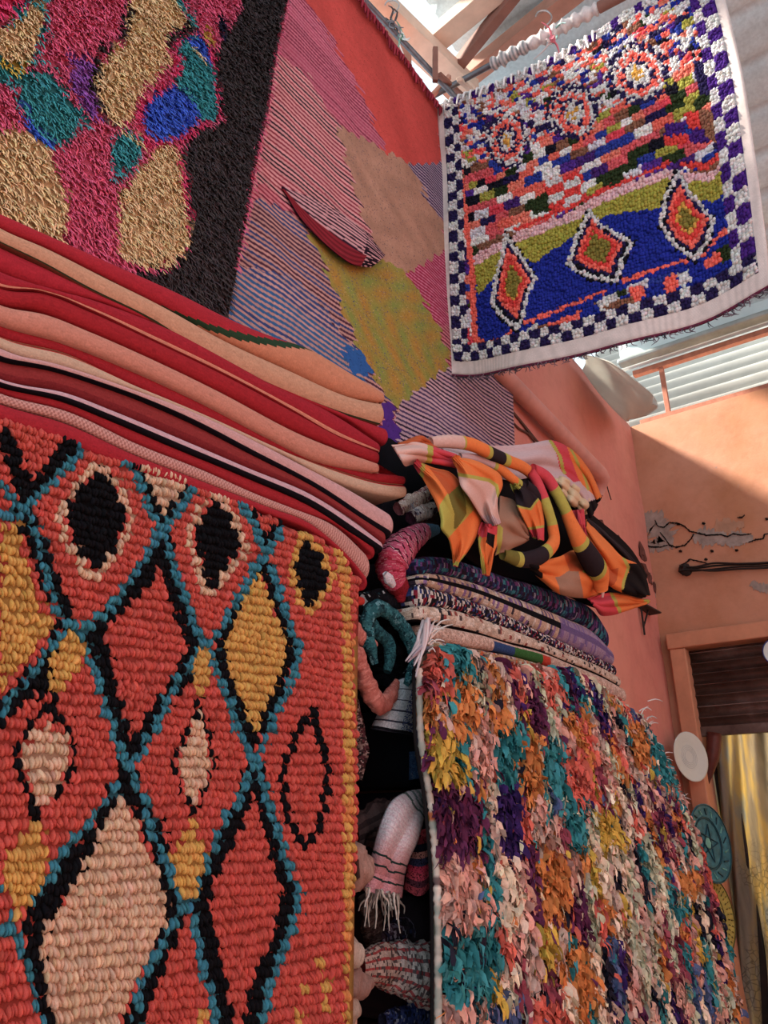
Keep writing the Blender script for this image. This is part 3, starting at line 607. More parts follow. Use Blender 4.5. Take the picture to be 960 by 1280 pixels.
# ================================================================ folded textiles
def depth_of(q): 
    q = np.atleast_2d(q); return (q[:, 0]*cy+q[:, 1]*sy)*cp+(q[:, 2]-CAMZ)*sp
def fold_strip(top, bot, y0, colf, n=110, m=20, r=.028, back=.30, inner=.13, left_end=False, bul=.85, y1=None, lback=None):
    """one rounded fold edge of a folded textile: runs along the front of the pile, turns the corner and goes back"""
    T = resample(Py(top, y0), n); B = resample(Py(bot, y0), n)
    mid = (T+B)/2; h = np.maximum((T[:, 2]-B[:, 2])/2, .006)
    px_, py_ = mid[:, 0].copy(), np.full(n, y0); nx, ny = np.zeros(n), -np.ones(n)
    xe = px_[-1]-r; keep = px_ < xe; k = keep.sum()
    a = np.linspace(0, math.pi/2, 10); ax = xe+r*np.sin(a); ay = y0+r*(1-np.cos(a))
    by = np.linspace(y0+r, y0+back, 8)[1:]; bx = np.full(7, xe+r)
    PX = np.concatenate([px_[:k], ax, bx]); PY = np.concatenate([py_[:k], ay, by])
    NX = np.concatenate([nx[:k], np.sin(a), np.ones(7)]); NY = np.concatenate([ny[:k], -np.cos(a), np.zeros(7)])
    def ext(v): 
        xs = np.concatenate([px_[:k], ax]); vv = np.interp(xs, px_, v); return np.concatenate([vv, np.full(7, vv[-1])])
    if left_end:   # mirror corner at the start
        xl = PX[0]; a2 = np.linspace(math.pi/2, 0, 8); cx_ = xl+r*(1-np.sin(a2)); cy_ = y0+r*(1-np.cos(a2))
        ly = np.linspace(y0+(lback or back), y0+r, 6)[:-1]
        MZ, HH = ext(mid[:, 2]), ext(h); q = PX > xl+r
        PX = np.concatenate([np.full(5, xl), cx_, PX[q]]); PY = np.concatenate([ly, cy_, PY[q]])
        NX = np.concatenate([-np.ones(5), -np.sin(a2), NX[q]]); NY = np.concatenate([np.zeros(5), -np.cos(a2), NY[q]])
        MZ = np.concatenate([np.full(13, MZ[0]), MZ[q]]); HH = np.concatenate([np.full(13, HH[0]), HH[q]])
    else: MZ, HH = ext(mid[:, 2]), ext(h)
    N = len(PX); ph = np.linspace(math.pi/2, -math.pi/2, m)
    b = np.clip(HH*bul, .008, .05); b = np.minimum(b, .06)
    V = np.zeros((N, m+2, 3)); up = HH*1.0
    for j, p_ in enumerate(ph):
        o = b*(math.cos(p_)**.75 if math.cos(p_) > 0 else 0)-b
        V[:, j+1] = np.stack([PX+NX*o, PY+NY*o, MZ+up*math.sin(p_)], 1)
    ib = np.full(N, inner)
    V[:, 0] = np.stack([PX-NX*ib, PY-NY*ib, MZ+up], 1); V[:, -1] = np.stack([PX-NX*ib, PY-NY*ib, MZ-up], 1)
    F = grid_faces(N, m+2, True)
    i, j = np.meshgrid(np.arange(N-1), np.arange(m+2), indexing='ij'); u = (i.ravel()+.5)/(N-1); v = np.clip((j.ravel()-.5)/(m-1), 0, 1)
    back_ = (j.ravel() == m+1); v[back_] = 1
    c = colf(u, v)
    caps = np.array([[*range(m+2)][::-1], [(N-1)*(m+2)+q for q in range(m+2)]])
    return V.reshape(-1, 3), [F, caps], (c, c[[0, -1]])
def textile(name, strips, mat, label, cat='blanket', group=None, kind=None):
    Vs, Fq, Fc, Cq, Cc = [], [], [], [], []; off = 0
    for V, (F, caps), (c, cc) in strips:
        Vs.append(V); Fq.append(F+off); Fc.append(caps+off); Cq.append(c); Cc.append(cc); off += len(V)
    sizes = sorted(set(f.shape[1] for f in Fc))
    faces = [np.concatenate(Fq)]+Fc; cols = np.concatenate([np.concatenate(Cq)]+Cc)
    o = mesh_np(name, np.concatenate(Vs), faces, mat, cols, mode='face'); to_base(o)
    tag(o, label, cat, group, kind); return o
def q4(*p): return [(x*.5625, 250+y*.5625) for x, y in p]
def q7(*p): return [(420+x*.41667, 540+y*.41667) for x, y in p]
def bands(*stops, noise_=.05):
    """stops: (v_end, colour, ...) listed from the top"""
    ends = [s[0] for s in stops]; cl = [lin(s[1]) for s in stops]
    def f(u, v):
        k = np.clip(np.searchsorted(ends, v, side='left'), 0, len(cl)-1); c = np.array(cl)[k]
        return np.clip(c*(1+rng.normal(0, noise_, (len(u), 1))), 0, 1)
    return f
felt = fabric('felt', 260, .35, .0015, .95, .22)
A_top = q4((-60, 5), (0, 25), (100, 70), (250, 135), (400, 200), (520, 258), (600, 290), (700, 322), (790, 380), (862, 432))
A_mid = q4((-60, 15), (0, 55), (100, 98), (250, 172), (400, 247), (500, 302), (650, 372), (780, 432), (862, 450))
A_bot = q4((-60, 60), (0, 92), (100, 140), (200, 195), (350, 270), (450, 335), (600, 408), (750, 468), (860, 502))
def colA(u, v):
    vb = np.clip(1.05-(u-.28)/.42*1.05, -1, 1.05); c = np.tile(lin('a6162a'), (len(u), 1))
    c[v > vb] = lin('c47e5c'); c[(np.abs(v-vb) < .09) & (u > .18)] = lin('24402a'); return c*(1+rng.normal(0, .04, (len(u), 1)))
textile('folded_blanket', [fold_strip(A_top, A_mid, YF, colA), fold_strip(A_mid, A_bot, YF-.006, bands((.78, 'bf8c6c'), (.86, '2c3a24'), (1, '6a2c1e')))], felt,
        'folded red and tan blanket with a dark green line, topmost in the stack', 'blanket', 'folded blankets in the red stack')
B_bot = q4((-60, 120), (0, 152), (100, 192), (200, 217), (400, 290), (600, 402), (750, 472), (872, 548))
B_top = q4((-60, 62), (0, 94), (100, 142), (200, 197), (350, 272), (450, 337), (600, 410), (750, 470), (868, 506))
C_mid = q4((-60, 160), (0, 190), (100, 200), (200, 240), (350, 310), (500, 382), (650, 462), (752, 520), (850, 560))
C_bot = q4((-60, 195), (0, 226), (100, 245), (200, 285), (350, 352), (500, 425), (650, 505), (750, 548), (852, 588))
D_bot = q4((-60, 235), (0, 266), (150, 312), (300, 372), (450, 442), (600, 522), (700, 572), (850, 606))
E_bot = q4((-60, 270), (0, 300), (150, 340), (300, 410), (450, 478), (600, 545), (740, 596), (850, 628), (912, 634))
E2_bot = q4((-60, 290), (0, 326), (150, 372), (300, 422), (450, 478), (600, 548), (740, 620), (860, 655), (910, 660))
F_bot = q4((-60, 318), (0, 348), (100, 365), (250, 412), (400, 474), (550, 552), (700, 632), (800, 700), (868, 742))
F_top = q4((-60, 292), (0, 326), (150, 372), (300, 422), (450, 478), (600, 548), (700, 600), (800, 650), (905, 712))
G_bot = q4((-60, 370), (0, 396), (150, 427), (250, 465), (400, 527), (550, 592), (700, 655), (790, 712), (862, 768))
H1_bot = q4((-60, 385), (0, 408), (150, 446), (250, 486), (400, 550), (550, 612), (700, 680), (790, 740), (856, 782))
H_bot = q4((-60, 400), (0, 426), (150, 466), (300, 536), (450, 596), (550, 642), (650, 682), (750, 722), (826, 790))
I_bot = q4((-60, 425), (0, 448), (150, 492), (300, 562), (450, 622), (600, 682), (700, 722), (780, 792), (834, 852))
J_bot = q4((-60, 462), (0, 486), (150, 538), (300, 596), (450, 646), (600, 696), (700, 738), (780, 808), (815, 862))
G9 = 'folded blankets in the red stack'
textile('folded_blanket', [fold_strip(B_top, B_bot, YF+.004, bands((.12, '3a3020'), (1, 'a6142a')))], felt, 'thick plain red folded blanket, second from the top of the stack', 'blanket', G9)
textile('folded_blanket', [fold_strip(B_bot[:-1]+q4((856, 548)), C_mid, YF-.004, bands((.72, '9e1228'), (.86, 'd89078'), (1, '8a1420'))),
                           fold_strip(C_mid, C_bot, YF, bands((.12, 'd89078'), (1, '9c1220')))], felt, 'folded red blanket with a thin peach stripe between its two folds', 'blanket', G9)
textile('folded_blanket', [fold_strip(C_bot, D_bot, YF-.01, bands((1, 'c07c68')))], felt, 'plain salmon folded blanket below the peach-striped red one', 'blanket', G9)
textile('folded_blanket', [fold_strip(D_bot[:-1]+q4((905, 612)), E_bot, YF+.01, bands((.9, '9c1424'), (1, 'c9a184')), back=.3),
                           fold_strip(E_bot, E2_bot, YF+.006, lambda u, v: np.where((v < .25)[:, None], lin('c41424'), lin('bfa288'))*(1+rng.normal(0, .03, (len(u), 1))))], felt,
        'folded red blanket with a beige underside, end sticking out past the salmon one', 'blanket', G9)
textile('folded_blanket', [fold_strip(F_top, F_bot, YF-.012, bands((.72, 'c29494'), (1, '14101a')), r=.045)], felt, 'dusty pink folded blanket edged in black below the beige one', 'blanket', G9)
textile('folded_blanket', [fold_strip(F_bot, G_bot, YF+.002, bands((.62, '8a2a2c'), (.97, '7c2026'), (1, 'b89090')))], felt, 'maroon folded blanket between two black-edged pink ones', 'blanket', G9)
textile('folded_blanket', [fold_strip(G_bot, H1_bot, YF-.012, bands((.58, 'bf9aa4'), (1, '120e16'))), fold_strip(H1_bot, H_bot, YF, bands((1, '9c1624')))], felt, 'lilac pink and dark red folded blanket with a black stripe', 'blanket', G9)
textile('folded_blanket', [fold_strip(H_bot, I_bot, YF-.014, lambda u, v: np.where((np.floor(u*260+v*6) % 2 == 0)[:, None], lin('c69088'), lin('a26c64')), n=260)], felt, 'rib-knit rose pink folded blanket low in the stack', 'blanket', G9)
textile('folded_blanket', [fold_strip(I_bot, J_bot, YF-.016, bands((1, 'a01628')))], felt, 'red folded blanket lying straight on the coral diamond rug', 'blanket', G9)
# two small fold ends that peep out above the coral rug's corner
def stub(name, poly_top, poly_bot, y, c, label, cat='blanket', grp=None):
    return textile(name, [fold_strip(poly_top, poly_bot, y, bands((1, c)), n=30, r=.03, back=.25)], felt, label, cat, grp)
stub('folded_blanket', [(400, 655), (430, 682), (455, 715)], [(404, 690), (432, 722), (452, 736)], YF+.03, 'cf8f8c', 'small pink blanket end poking out above the corner of the coral rug', grp=G9)
stub('folded_blanket', [(405, 728), (440, 742), (463, 748)], [(405, 752), (440, 756), (460, 755)], YF+.03, 'b42a20', 'brick red blanket tip just right of the coral rug corner', grp=G9)
# folded blankets behind the coral rug: they carry the stack, only their right ends show in the gap
zz = [(.02, .33, 'b89080'), (.34, .64, '8c5a50'), (.65, .96, 'b08a7c'), (.97, 1.27, 'c49c8a'), (1.28, 1.55, 'a8806e'), (1.56, 1.82, '5a3432'), (1.83, 2.16, '7a2a2c')]
for i, (z0, z1, c) in enumerate(zz):
    xe = [1.60, 1.58, 1.61, 1.66, 1.64, 1.63, 1.60][i]
    t = proj([(.3, YF+.03, z1), (.9, YF+.03, z1), (xe, YF+.03, z1-.01)]); b = proj([(.3, YF+.03, z0), (.9, YF+.03, z0), (xe, YF+.03, z0+.01)])
    textile('folded_blanket', [fold_strip([tuple(q) for q in t], [tuple(q) for q in b], YF+.03, bands((1, c)), n=30, r=.05, back=.4)], felt,
            ['beige', 'brown', 'light tan', 'tan', 'fawn', 'dark brown', 'dark red'][i]+' folded blanket behind the coral rug, '+['lowest', 'second from the floor', 'third from the floor', 'at the bottom of the gap', 'beside the fringed towel', 'beside the white and blue rug end', 'right under the red stack'][i], 'blanket', 'blankets behind the coral rug')
# ---------------------------------------------------------------- second stack: folded rag rugs
def ragcol(cols, wts, per=(60, 5), seed=0, dark=None):
    r = np.random.default_rng(seed); C = np.array([lin(c) for c in cols]); W = np.array(wts, float); W /= W.sum()
    tab = r.choice(len(C), size=(per[0]+2, per[1]+2), p=W)
    def f(u, v):
        j = (v*per[1]+.35*np.sin(u*40+seed)).astype(int).clip(0, per[1]); i = (u*per[0]+.37*(j % 3)).astype(int).clip(0, per[0]+1)
        c = C[tab[i, j]].copy()
        if dark: m = np.abs(v-dark[0]) < dark[1]; c[m] = lin(dark[2])
        return np.clip(c*(1+rng.normal(0, .12, (len(u), 1))), 0, 1)
    return f
rag = fabric('rag_weave', 230, .7, .004, .95, .45)
S = [q7((255, 368), (340, 372), (420, 396), (500, 424), (600, 452), (700, 486), (785, 540), (812, 592)),
     q7((262, 420), (340, 428), (420, 448), (500, 476), (600, 510), (700, 552), (790, 600), (838, 660)),
     q7((262, 452), (340, 480), (420, 505), (500, 538), (600, 588), (700, 634), (790, 676), (842, 700)),
     q7((240, 515), (340, 525), (420, 548), (520, 585), (600, 618), (700, 662), (790, 700), (852, 735)),
     q7((250, 560), (340, 580), (420, 598), (520, 630), (600, 650), (700, 690), (800, 730), (868, 768)),
     q7((300, 620), (340, 635), (420, 650), (520, 668), (600, 690), (700, 724), (800, 775), (884, 815)),
     q7((310, 665), (360, 662), (440, 678), (540, 700), (640, 725), (740, 765), (830, 830), (905, 880))]
defs = [(['1e2448', '2c2a5c', '1c5a72', '6a3c78', '2a1c30', '8a8aa0', '247a88'], [5, 4, 4, 3, 4, 1, 2], (170, 6), None, 'dark blue and teal folded rag rug, top of the second stack under the plaid blanket'),
        (['c4a890', 'b89c88', '6a5a80', 'cabfb4', '8a6ca0', '3a3240'], [6, 4, 2, 3, 2, 1], (110, 4), (.5, .09, '101016'), 'beige folded rag rug with a black line and a violet end'),
        (['16161e', '2c3a70', 'bcb6b0', '8a1c34', '2a2430', 'd4ccc6'], [6, 3, 3, 3, 3, 2], (220, 8), None, 'black, blue and red speckled folded rag rug'),
        (['cdb8a4', 'c0a894', '9c4a44', '5a4a48', 'd8cabc', '303038'], [7, 5, 1, 1, 3, 1], (120, 5), (.93, .07, '221a20'), 'cream folded rag rug with reddish flecks'),
        (['c8a898', 'bc9a88', 'd4b8a8'], [4, 3, 3], (200, 8), None, 'ribbed pink-beige folded rag rug with green and red patches'),
        (['a4825c', 'b8906a', 'c8b8a8', 'c85a2c', '6a4a50', 'a090a0'], [5, 4, 3, 1, 1, 2], (120, 4), None, 'tan folded rag rug, lowest above the tufted rug')]
for i, (cl, wt, per, dk, lab) in enumerate(defs):
    f = ragcol(cl, wt, per, i+3, dk)
    if i == 4:
        g0 = f
        def f(u, v, g0=g0):
            c = g0(u, v); m = (v > .35) & (u > .26) & (u < .5); c[m] = lin('2c4a7c'); c[m & (u > .34)] = lin('2f6a2c'); c[m & (u > .46)] = lin('c4381e'); return c
    if i == 1:
        g1 = f
        def f(u, v, g1=g1):
            c = g1(u, v); m = (u > .60) & (v > .25); c[m] = c[m]*.3+lin('8068a4')*.7; return c
    textile('folded_rag_rug', [fold_strip(S[i], S[i+1], YF-.004*(i % 2), f, n=200, m=22, r=.03, back=.38, left_end=True, inner=.1, lback=.10)], rag, lab, 'rug', 'folded rag rugs in the second stack')
# folded rugs hidden under the tufted rug; their left ends line the dark gap
dk = [(.02, .36, '2a2226'), (.37, .70, '1c1a26'), (.71, 1.02, '3a2c30'), (1.03, 1.34, '241c22'), (1.35, 1.62, '1a1420'), (1.63, 1.86, '0e1018'), (1.87, 2.10, '18161c'), (2.11, 2.36, '14121a'), (2.37, 2.62, '17141a'), (2.63, 2.86, '120f14')]  # dark tones stand in for shade; upper rugs added to blacken the hollow
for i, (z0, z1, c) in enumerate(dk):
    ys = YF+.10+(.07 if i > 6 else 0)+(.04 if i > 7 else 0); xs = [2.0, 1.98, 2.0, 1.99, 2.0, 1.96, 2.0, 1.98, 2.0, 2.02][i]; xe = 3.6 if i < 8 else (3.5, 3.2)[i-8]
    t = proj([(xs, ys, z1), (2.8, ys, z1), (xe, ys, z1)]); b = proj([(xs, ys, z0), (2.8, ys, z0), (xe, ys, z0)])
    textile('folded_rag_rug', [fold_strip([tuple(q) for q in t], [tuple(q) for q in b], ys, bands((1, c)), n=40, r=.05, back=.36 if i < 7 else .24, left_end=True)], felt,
            'dark folded rug '+('behind the tufted rug, ' if i < 7 else '')+['lowest', 'second from the floor', 'third from the floor', 'in the dark foot of the gap', 'beside the fringed towel', 'black, in the darkest part of the gap', 'under the rag rug stack', 'deep behind the rag rug stack', 'under the plaid blanket', 'topmost, added to darken the hollow under the plaid blanket'][i], 'rug', 'dark rugs behind the tufted rug')
# ================================================================ tufted rag rug hung over the second stack
def tufted_rug():
    root = empty('tufted_rug', (2.9, 1.15, .6)); tag(root, 'shaggy multicoloured rag-strip rug hung over the front of the second stack', 'rug')
    Tp = [(524, 836), (535, 818), (548, 808), (578, 812), (607, 824), (670, 834), (712, 838), (745, 860), (795, 898)]
    Lp = [(524, 836), (527, 930), (538, 1000), (545, 1080), (548, 1280), (549, 1500)]; Rp = [(795, 898), (830, 962), (858, 1035), (888, 1130), (918, 1280), (950, 1450)]
    nu, nv = 200, 150
    T = Py(Tp, np.linspace(1.14, 1.15, len(Tp))); L = Py(Lp, np.linspace(1.14, 1.13, 6)); R = Py(Rp, [1.15, 1.12, 1.10, 1.06, 1.01, .97])
    B = np.array([L[-1]*(1-t)+R[-1]*t for t in np.linspace(0, 1, 6)])
    G = coons(T, B, L, R, nu, nv)
    ncol, nrow = 36, 30; tab = np.zeros((ncol, nrow), int)
    names = ['c8762c', '1f7d84', '5c2448', '38205c', 'b8b89a', 'cf9484', 'cf5a48', 'd8c0a4', 'c09a1c', '22202e', '8a3a4c', '9a6a5a', '4a5a84', 'c2a090']
    wts = np.array([12, 11, 8, 6, 12, 14, 7, 12, 4, 6, 4, 5, 3, 10], float); wts /= wts.sum()
    for i in range(ncol):
        j = 0
        while j < nrow:
            k = rng.choice(len(names), p=wts); run = int(rng.integers(1, 5)); tab[i, j:j+run] = k; j += run
    cp_ = np.array([lin(c) for c in names])
    ov = [([(527, 905), (552, 900), (568, 975), (528, 972)], 8), ([(540, 975), (580, 970), (590, 1055), (548, 1060)], 2), ([(598, 905), (630, 905), (635, 980), (604, 985)], 1), ([(550, 840), (575, 838), (585, 908), (550, 910)], 0),
          ([(568, 915), (600, 915), (604, 965), (575, 975)], 5), ([(548, 1150), (592, 1145), (602, 1245), (548, 1245)], 1), ([(552, 1065), (590, 1062), (594, 1148), (556, 1150)], 5), ([(588, 1066), (612, 1066), (612, 1148), (590, 1148)], 1),
          ([(604, 975), (632, 970), (640, 1060), (608, 1065)], 3), ([(634, 915), (660, 915), (668, 990), (640, 992)], 0), ([(655, 1055), (688, 1050), (694, 1140), (660, 1140)], 0), ([(606, 1065), (632, 1065), (640, 1160), (612, 1150)], 7),
          ([(696, 985), (720, 985), (720, 1055), (698, 1060)], 1), ([(665, 915), (690, 918), (696, 985), (668, 985)], 1), ([(730, 1005), (760, 1000), (765, 1050), (735, 1055)], 8), ([(690, 1170), (720, 1170), (735, 1240), (700, 1245)], 0),
          ([(645, 1240), (690, 1235), (695, 1290), (645, 1290)], 6), ([(545, 1240), (600, 1240), (600, 1290), (545, 1290)], 5), ([(600, 1245), (640, 1240), (640, 1290), (602, 1290)], 12), ([(830, 1080), (860, 1080), (862, 1110), (834, 1112)], 0),
          ([(820, 1080), (835, 1110), (850, 1150), (820, 1130)], 1), ([(795, 900), (830, 960), (820, 990), (790, 930)], 1), ([(770, 890), (790, 900), (805, 950), (780, 950)], 0), ([(655, 1145), (680, 1148), (680, 1200), (656, 1200)], 8), ([(684, 930), (712, 925), (735, 995), (705, 995)], 6)]
    parts = []; n = 24000
    u = (rng.integers(0, 36, n)+.5+rng.normal(0, .27, n)).clip(0, 35.98)/36; v = rng.random(n)
    # tufts stand in horizontal rows, each a bunch of strips
    v = (np.floor(v*62)+.5)/62+rng.normal(0, .0022, n); v = v.clip(0, .999)
    iu = (u*(nu-1)).astype(int); iv = (v*(nv-1)).astype(int)
    fu = (u*(nu-1)-iu)[:, None]; C = G[iu, iv]*(1-fu)+G[np.minimum(iu+1, nu-1), iv]*fu
    ci = (u*ncol).clip(0, ncol-1).astype(int); ri = (v*nrow+.5*np.sin(ci*1.7)).clip(0, nrow-1).astype(int)
    k = tab[ci, ri]; p = proj(C)
    for poly, kk in ov: k[inpoly(p+rng.normal(0, 2, p.shape), poly)] = kk
    mix = rng.random(n) < .05; k[mix] = rng.integers(0, len(names), mix.sum())
    cols = np.clip(jitter(cp_[k], .16, .03)*1.15, 0, 1)
    bun = rng.normal(0, .55, (ncol*3, nrow*2)); bi = (u*ncol*3).astype(int); bj = (v*nrow*2).astype(int)
    th = bun[bi, bj]+rng.normal(0, .5, n)
    dirs = np.stack([np.sin(th)*.9, -np.abs(rng.normal(.75, .4, n))-.15, -np.cos(th)*.55+rng.normal(0, .4, n)], 1); dirs /= np.linalg.norm(dirs, axis=1, keepdims=True)
    Ln = rng.uniform(.03, .062, n); W = np.where(rng.random(n) < .2, rng.uniform(.003, .006, n), rng.uniform(.012, .030, n))
    # curled cloth strips
    out = np.array([0, -1., 0]); side = np.cross(dirs, out); side /= np.linalg.norm(side, axis=1, keepdims=True)
    tw = rng.normal(0, .9, n); seg = 5; Vs = []; curl = rng.normal(.0, .6, n)
    for i in range(seg+1):
        t = i/seg; drop = np.array([0, 0, -1.])*(t*t*.5)
        q = C+(dirs*t+drop*1.0+side*(curl*t*t*.35)[:, None]+out*(math.sin(t*math.pi)*.30))*Ln[:, None]
        a = tw*t*1.5+rng.normal(0, .45, n); wdir = side*np.cos(a)[:, None]+out*np.sin(a)[:, None]
        wd = (W*(1.0-.25*t)*(.6+.6*math.sin(math.pi*min(1, t*.8+.15))))[:, None]/2
        nrm = np.cross(dirs, wdir); cup = nrm*(W*.22*rng.choice([-1, 1], n))[:, None]
        Vs += [q-wdir*wd, q+cup, q+wdir*wd]
    V = np.stack(Vs, 1); kk = V.shape[1]; f = []
    for i in range(seg): a = i*3; f += [(a, a+1, a+4, a+3), (a+1, a+2, a+5, a+4)]
    f = np.array(f); off = (np.arange(n)*kk)[:, None, None]
    under(mesh_np('cloth_tufts', V.reshape(-1, 3), (f[None]+off).reshape(-1, 4), fabric('cotton_strip', 120, .5, .002, .85, .2), np.repeat(cols, kk, axis=0)), root)
    g = G[::4, ::4]; g = g+[0, .012, 0]; f2 = (g[:-1, :-1]+g[1:, 1:]).reshape(-1, 3)/2
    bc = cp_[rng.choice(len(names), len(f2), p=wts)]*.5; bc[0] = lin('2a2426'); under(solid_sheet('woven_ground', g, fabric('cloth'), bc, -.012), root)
    # corded selvedge on the left edge
    e = resample(G[0]+[-.006, -.004, 0], 160); ks = .0095+.0012*np.sin(np.arange(160)*2.1)+rng.normal(0, .0010, 160)
    V, F = tube(e, ks, 7); c = np.array([lin(x) for x in ['c4bcb0', 'b0aaa0', '9aa096', 'd0c8bc', '3a4a80', 'c86a3a', '6a5a5a']])
    kc = np.repeat(rng.choice(7, 54, p=[.3, .25, .18, .15, .04, .03, .05]), 3)[:160]; K = np.concatenate([np.repeat(c[kc], 7, axis=0), c[[0, 0]]])
    under(mesh_np('selvedge_cord', V, F, fabric('yarn'), K), root)
    # frayed white threads at the upper right and left corner
    parts = []
    for q, m_, sp_ in [((800, 905), 14, 14), ((822, 950), 12, 12), ((842, 1000), 10, 10), ((536, 800), 10, 8), ((800, 925), 8, 10)]:
        for j in range(m_):
            a = Py([(q[0]+rng.normal(0, sp_*.5), q[1]+rng.normal(0, sp_))], 1.13)[0]; d = np.array([rng.uniform(.0, .05), -rng.uniform(.01, .06), rng.uniform(-.01, .05)])
            V, F = tube(resample([a, a+d*.6+[0, 0, .01], a+d], 5), [.003, .003, .003, .002, .001], 4); parts.append((V, F, np.tile(lin('ddd6d2'), (len(V), 1))))
    V, F, K = join_parts(parts); fo = mesh_np('frayed_threads', V, F, fabric('yarn'), K); fo['kind'] = 'stuff'; under(fo, root)
tufted_rug()
# ================================================================ plaid blanket thrown over the second stack
smooth_felt = fabric('soft_felt', 420, .3, .001, .95, .14)
PB = 1.17
PC = {k: lin(v) for k, v in dict(o='e07018', O='b8501a', g='a8a030', G='6c6420', r='cc3848', p='cfa498', l='c2a2a4', k='2a2026', K='120c10', b='9c7058', c='d2b48c', d='5c3420').items()}
def q8(*p): return [(480+x*.1875, 530+y*.1875) for x, y in p]
def q9(*p): return [(640+x*.1875, 560+y*.1875) for x, y in p]
def paint(p, base, items):
    out = np.tile(PC[base], (len(p), 1))
    for it in items:
        if len(it) == 2: out[inpoly(p, it[0])] = PC[it[1]]
        else: out[nearline(p, it[0], it[1])] = PC[it[2]]
    return np.clip(out*(1+rng.normal(0, .025, (len(p), 1))), 0, 1)
def panel(root, top, bot, y, base, items, bulge=.03, wav=(0, 0), nu=130, nv=90, ylr=None, yv=None, label=None, name='drape', thick=.007):
    """cloth between two outlines (top and bottom run the same way); y: distance of the ends, bulge towards the room"""
    n = len(top); m = len(bot); y0, y1 = (y, y) if np.isscalar(y) else y
    T = resample(top, nu); B = resample(bot, nu)
    u = np.linspace(0, 1, nu)[:, None]; v = np.linspace(0, 1, nv)[None]
    P2 = T[:, None]*(1-v[..., None])+B[:, None]*v[..., None]
    yy = y0*(1-u)+y1*u + 0*v
    if yv: yy = yy + yv*v
    yy = yy-bulge*.55*np.sin(math.pi*v)**.8-bulge*.4*np.sin(math.pi*u)+wav[0]*np.sin(wav[1]*2*math.pi*u+3*v)+.010*np.sin(7*v+5*u+wav[1])+.006*np.sin(15*v-4*u)
    G = Py(P2.reshape(-1, 2), yy.ravel()).reshape(nu, nv, 3)
    f = (G[:-1, :-1]+G[1:, 1:]).reshape(-1, 3)/2
    o = solid_sheet(name, G, smooth_felt, paint(proj(f), base, items), thick); under(o, root)
    if label: o['label'] = label
    return o
def rope(root, path, y, rpx, stops, seg=18, n=60, name='twisted_fold', flat=.75, label=None):
    """thick rolled fold; stops (t_end, colour) along its length"""
    pp = resample(path, n); yy = np.interp(np.linspace(0, 1, n), np.linspace(0, 1, len(y)), y) if not np.isscalar(y) else np.full(n, y)
    Q = Py(pp, yy); r = np.interp(np.linspace(0, 1, n), np.linspace(0, 1, len(rpx)), rpx)*depth_of(Q)/FPX
    V, F = tube(Q, r, seg); V = V.copy(); k = np.concatenate([np.repeat(np.arange(n), seg), [0, n-1]])
    c_ = Q[k]; V = c_+(V-c_)*np.array([1, flat, 1])
    t = (np.arange(n-1)+.5)/(n-1); e = [s[0] for s in stops]; cc = np.array([PC[s[1]] for s in stops])[np.clip(np.searchsorted(e, t), 0, len(e)-1)]
    K = np.concatenate([np.repeat(cc, seg, axis=0), np.tile(cc[0], (seg, 1)), np.tile(cc[-1], (seg, 1))])
    K = np.clip(K*(1+rng.normal(0, .025, (len(K), 1))), 0, 1)
    o = mesh_np(name, V, F, smooth_felt, K, mode='face'); under(o, root)
    if label: o['label'] = label
    return o
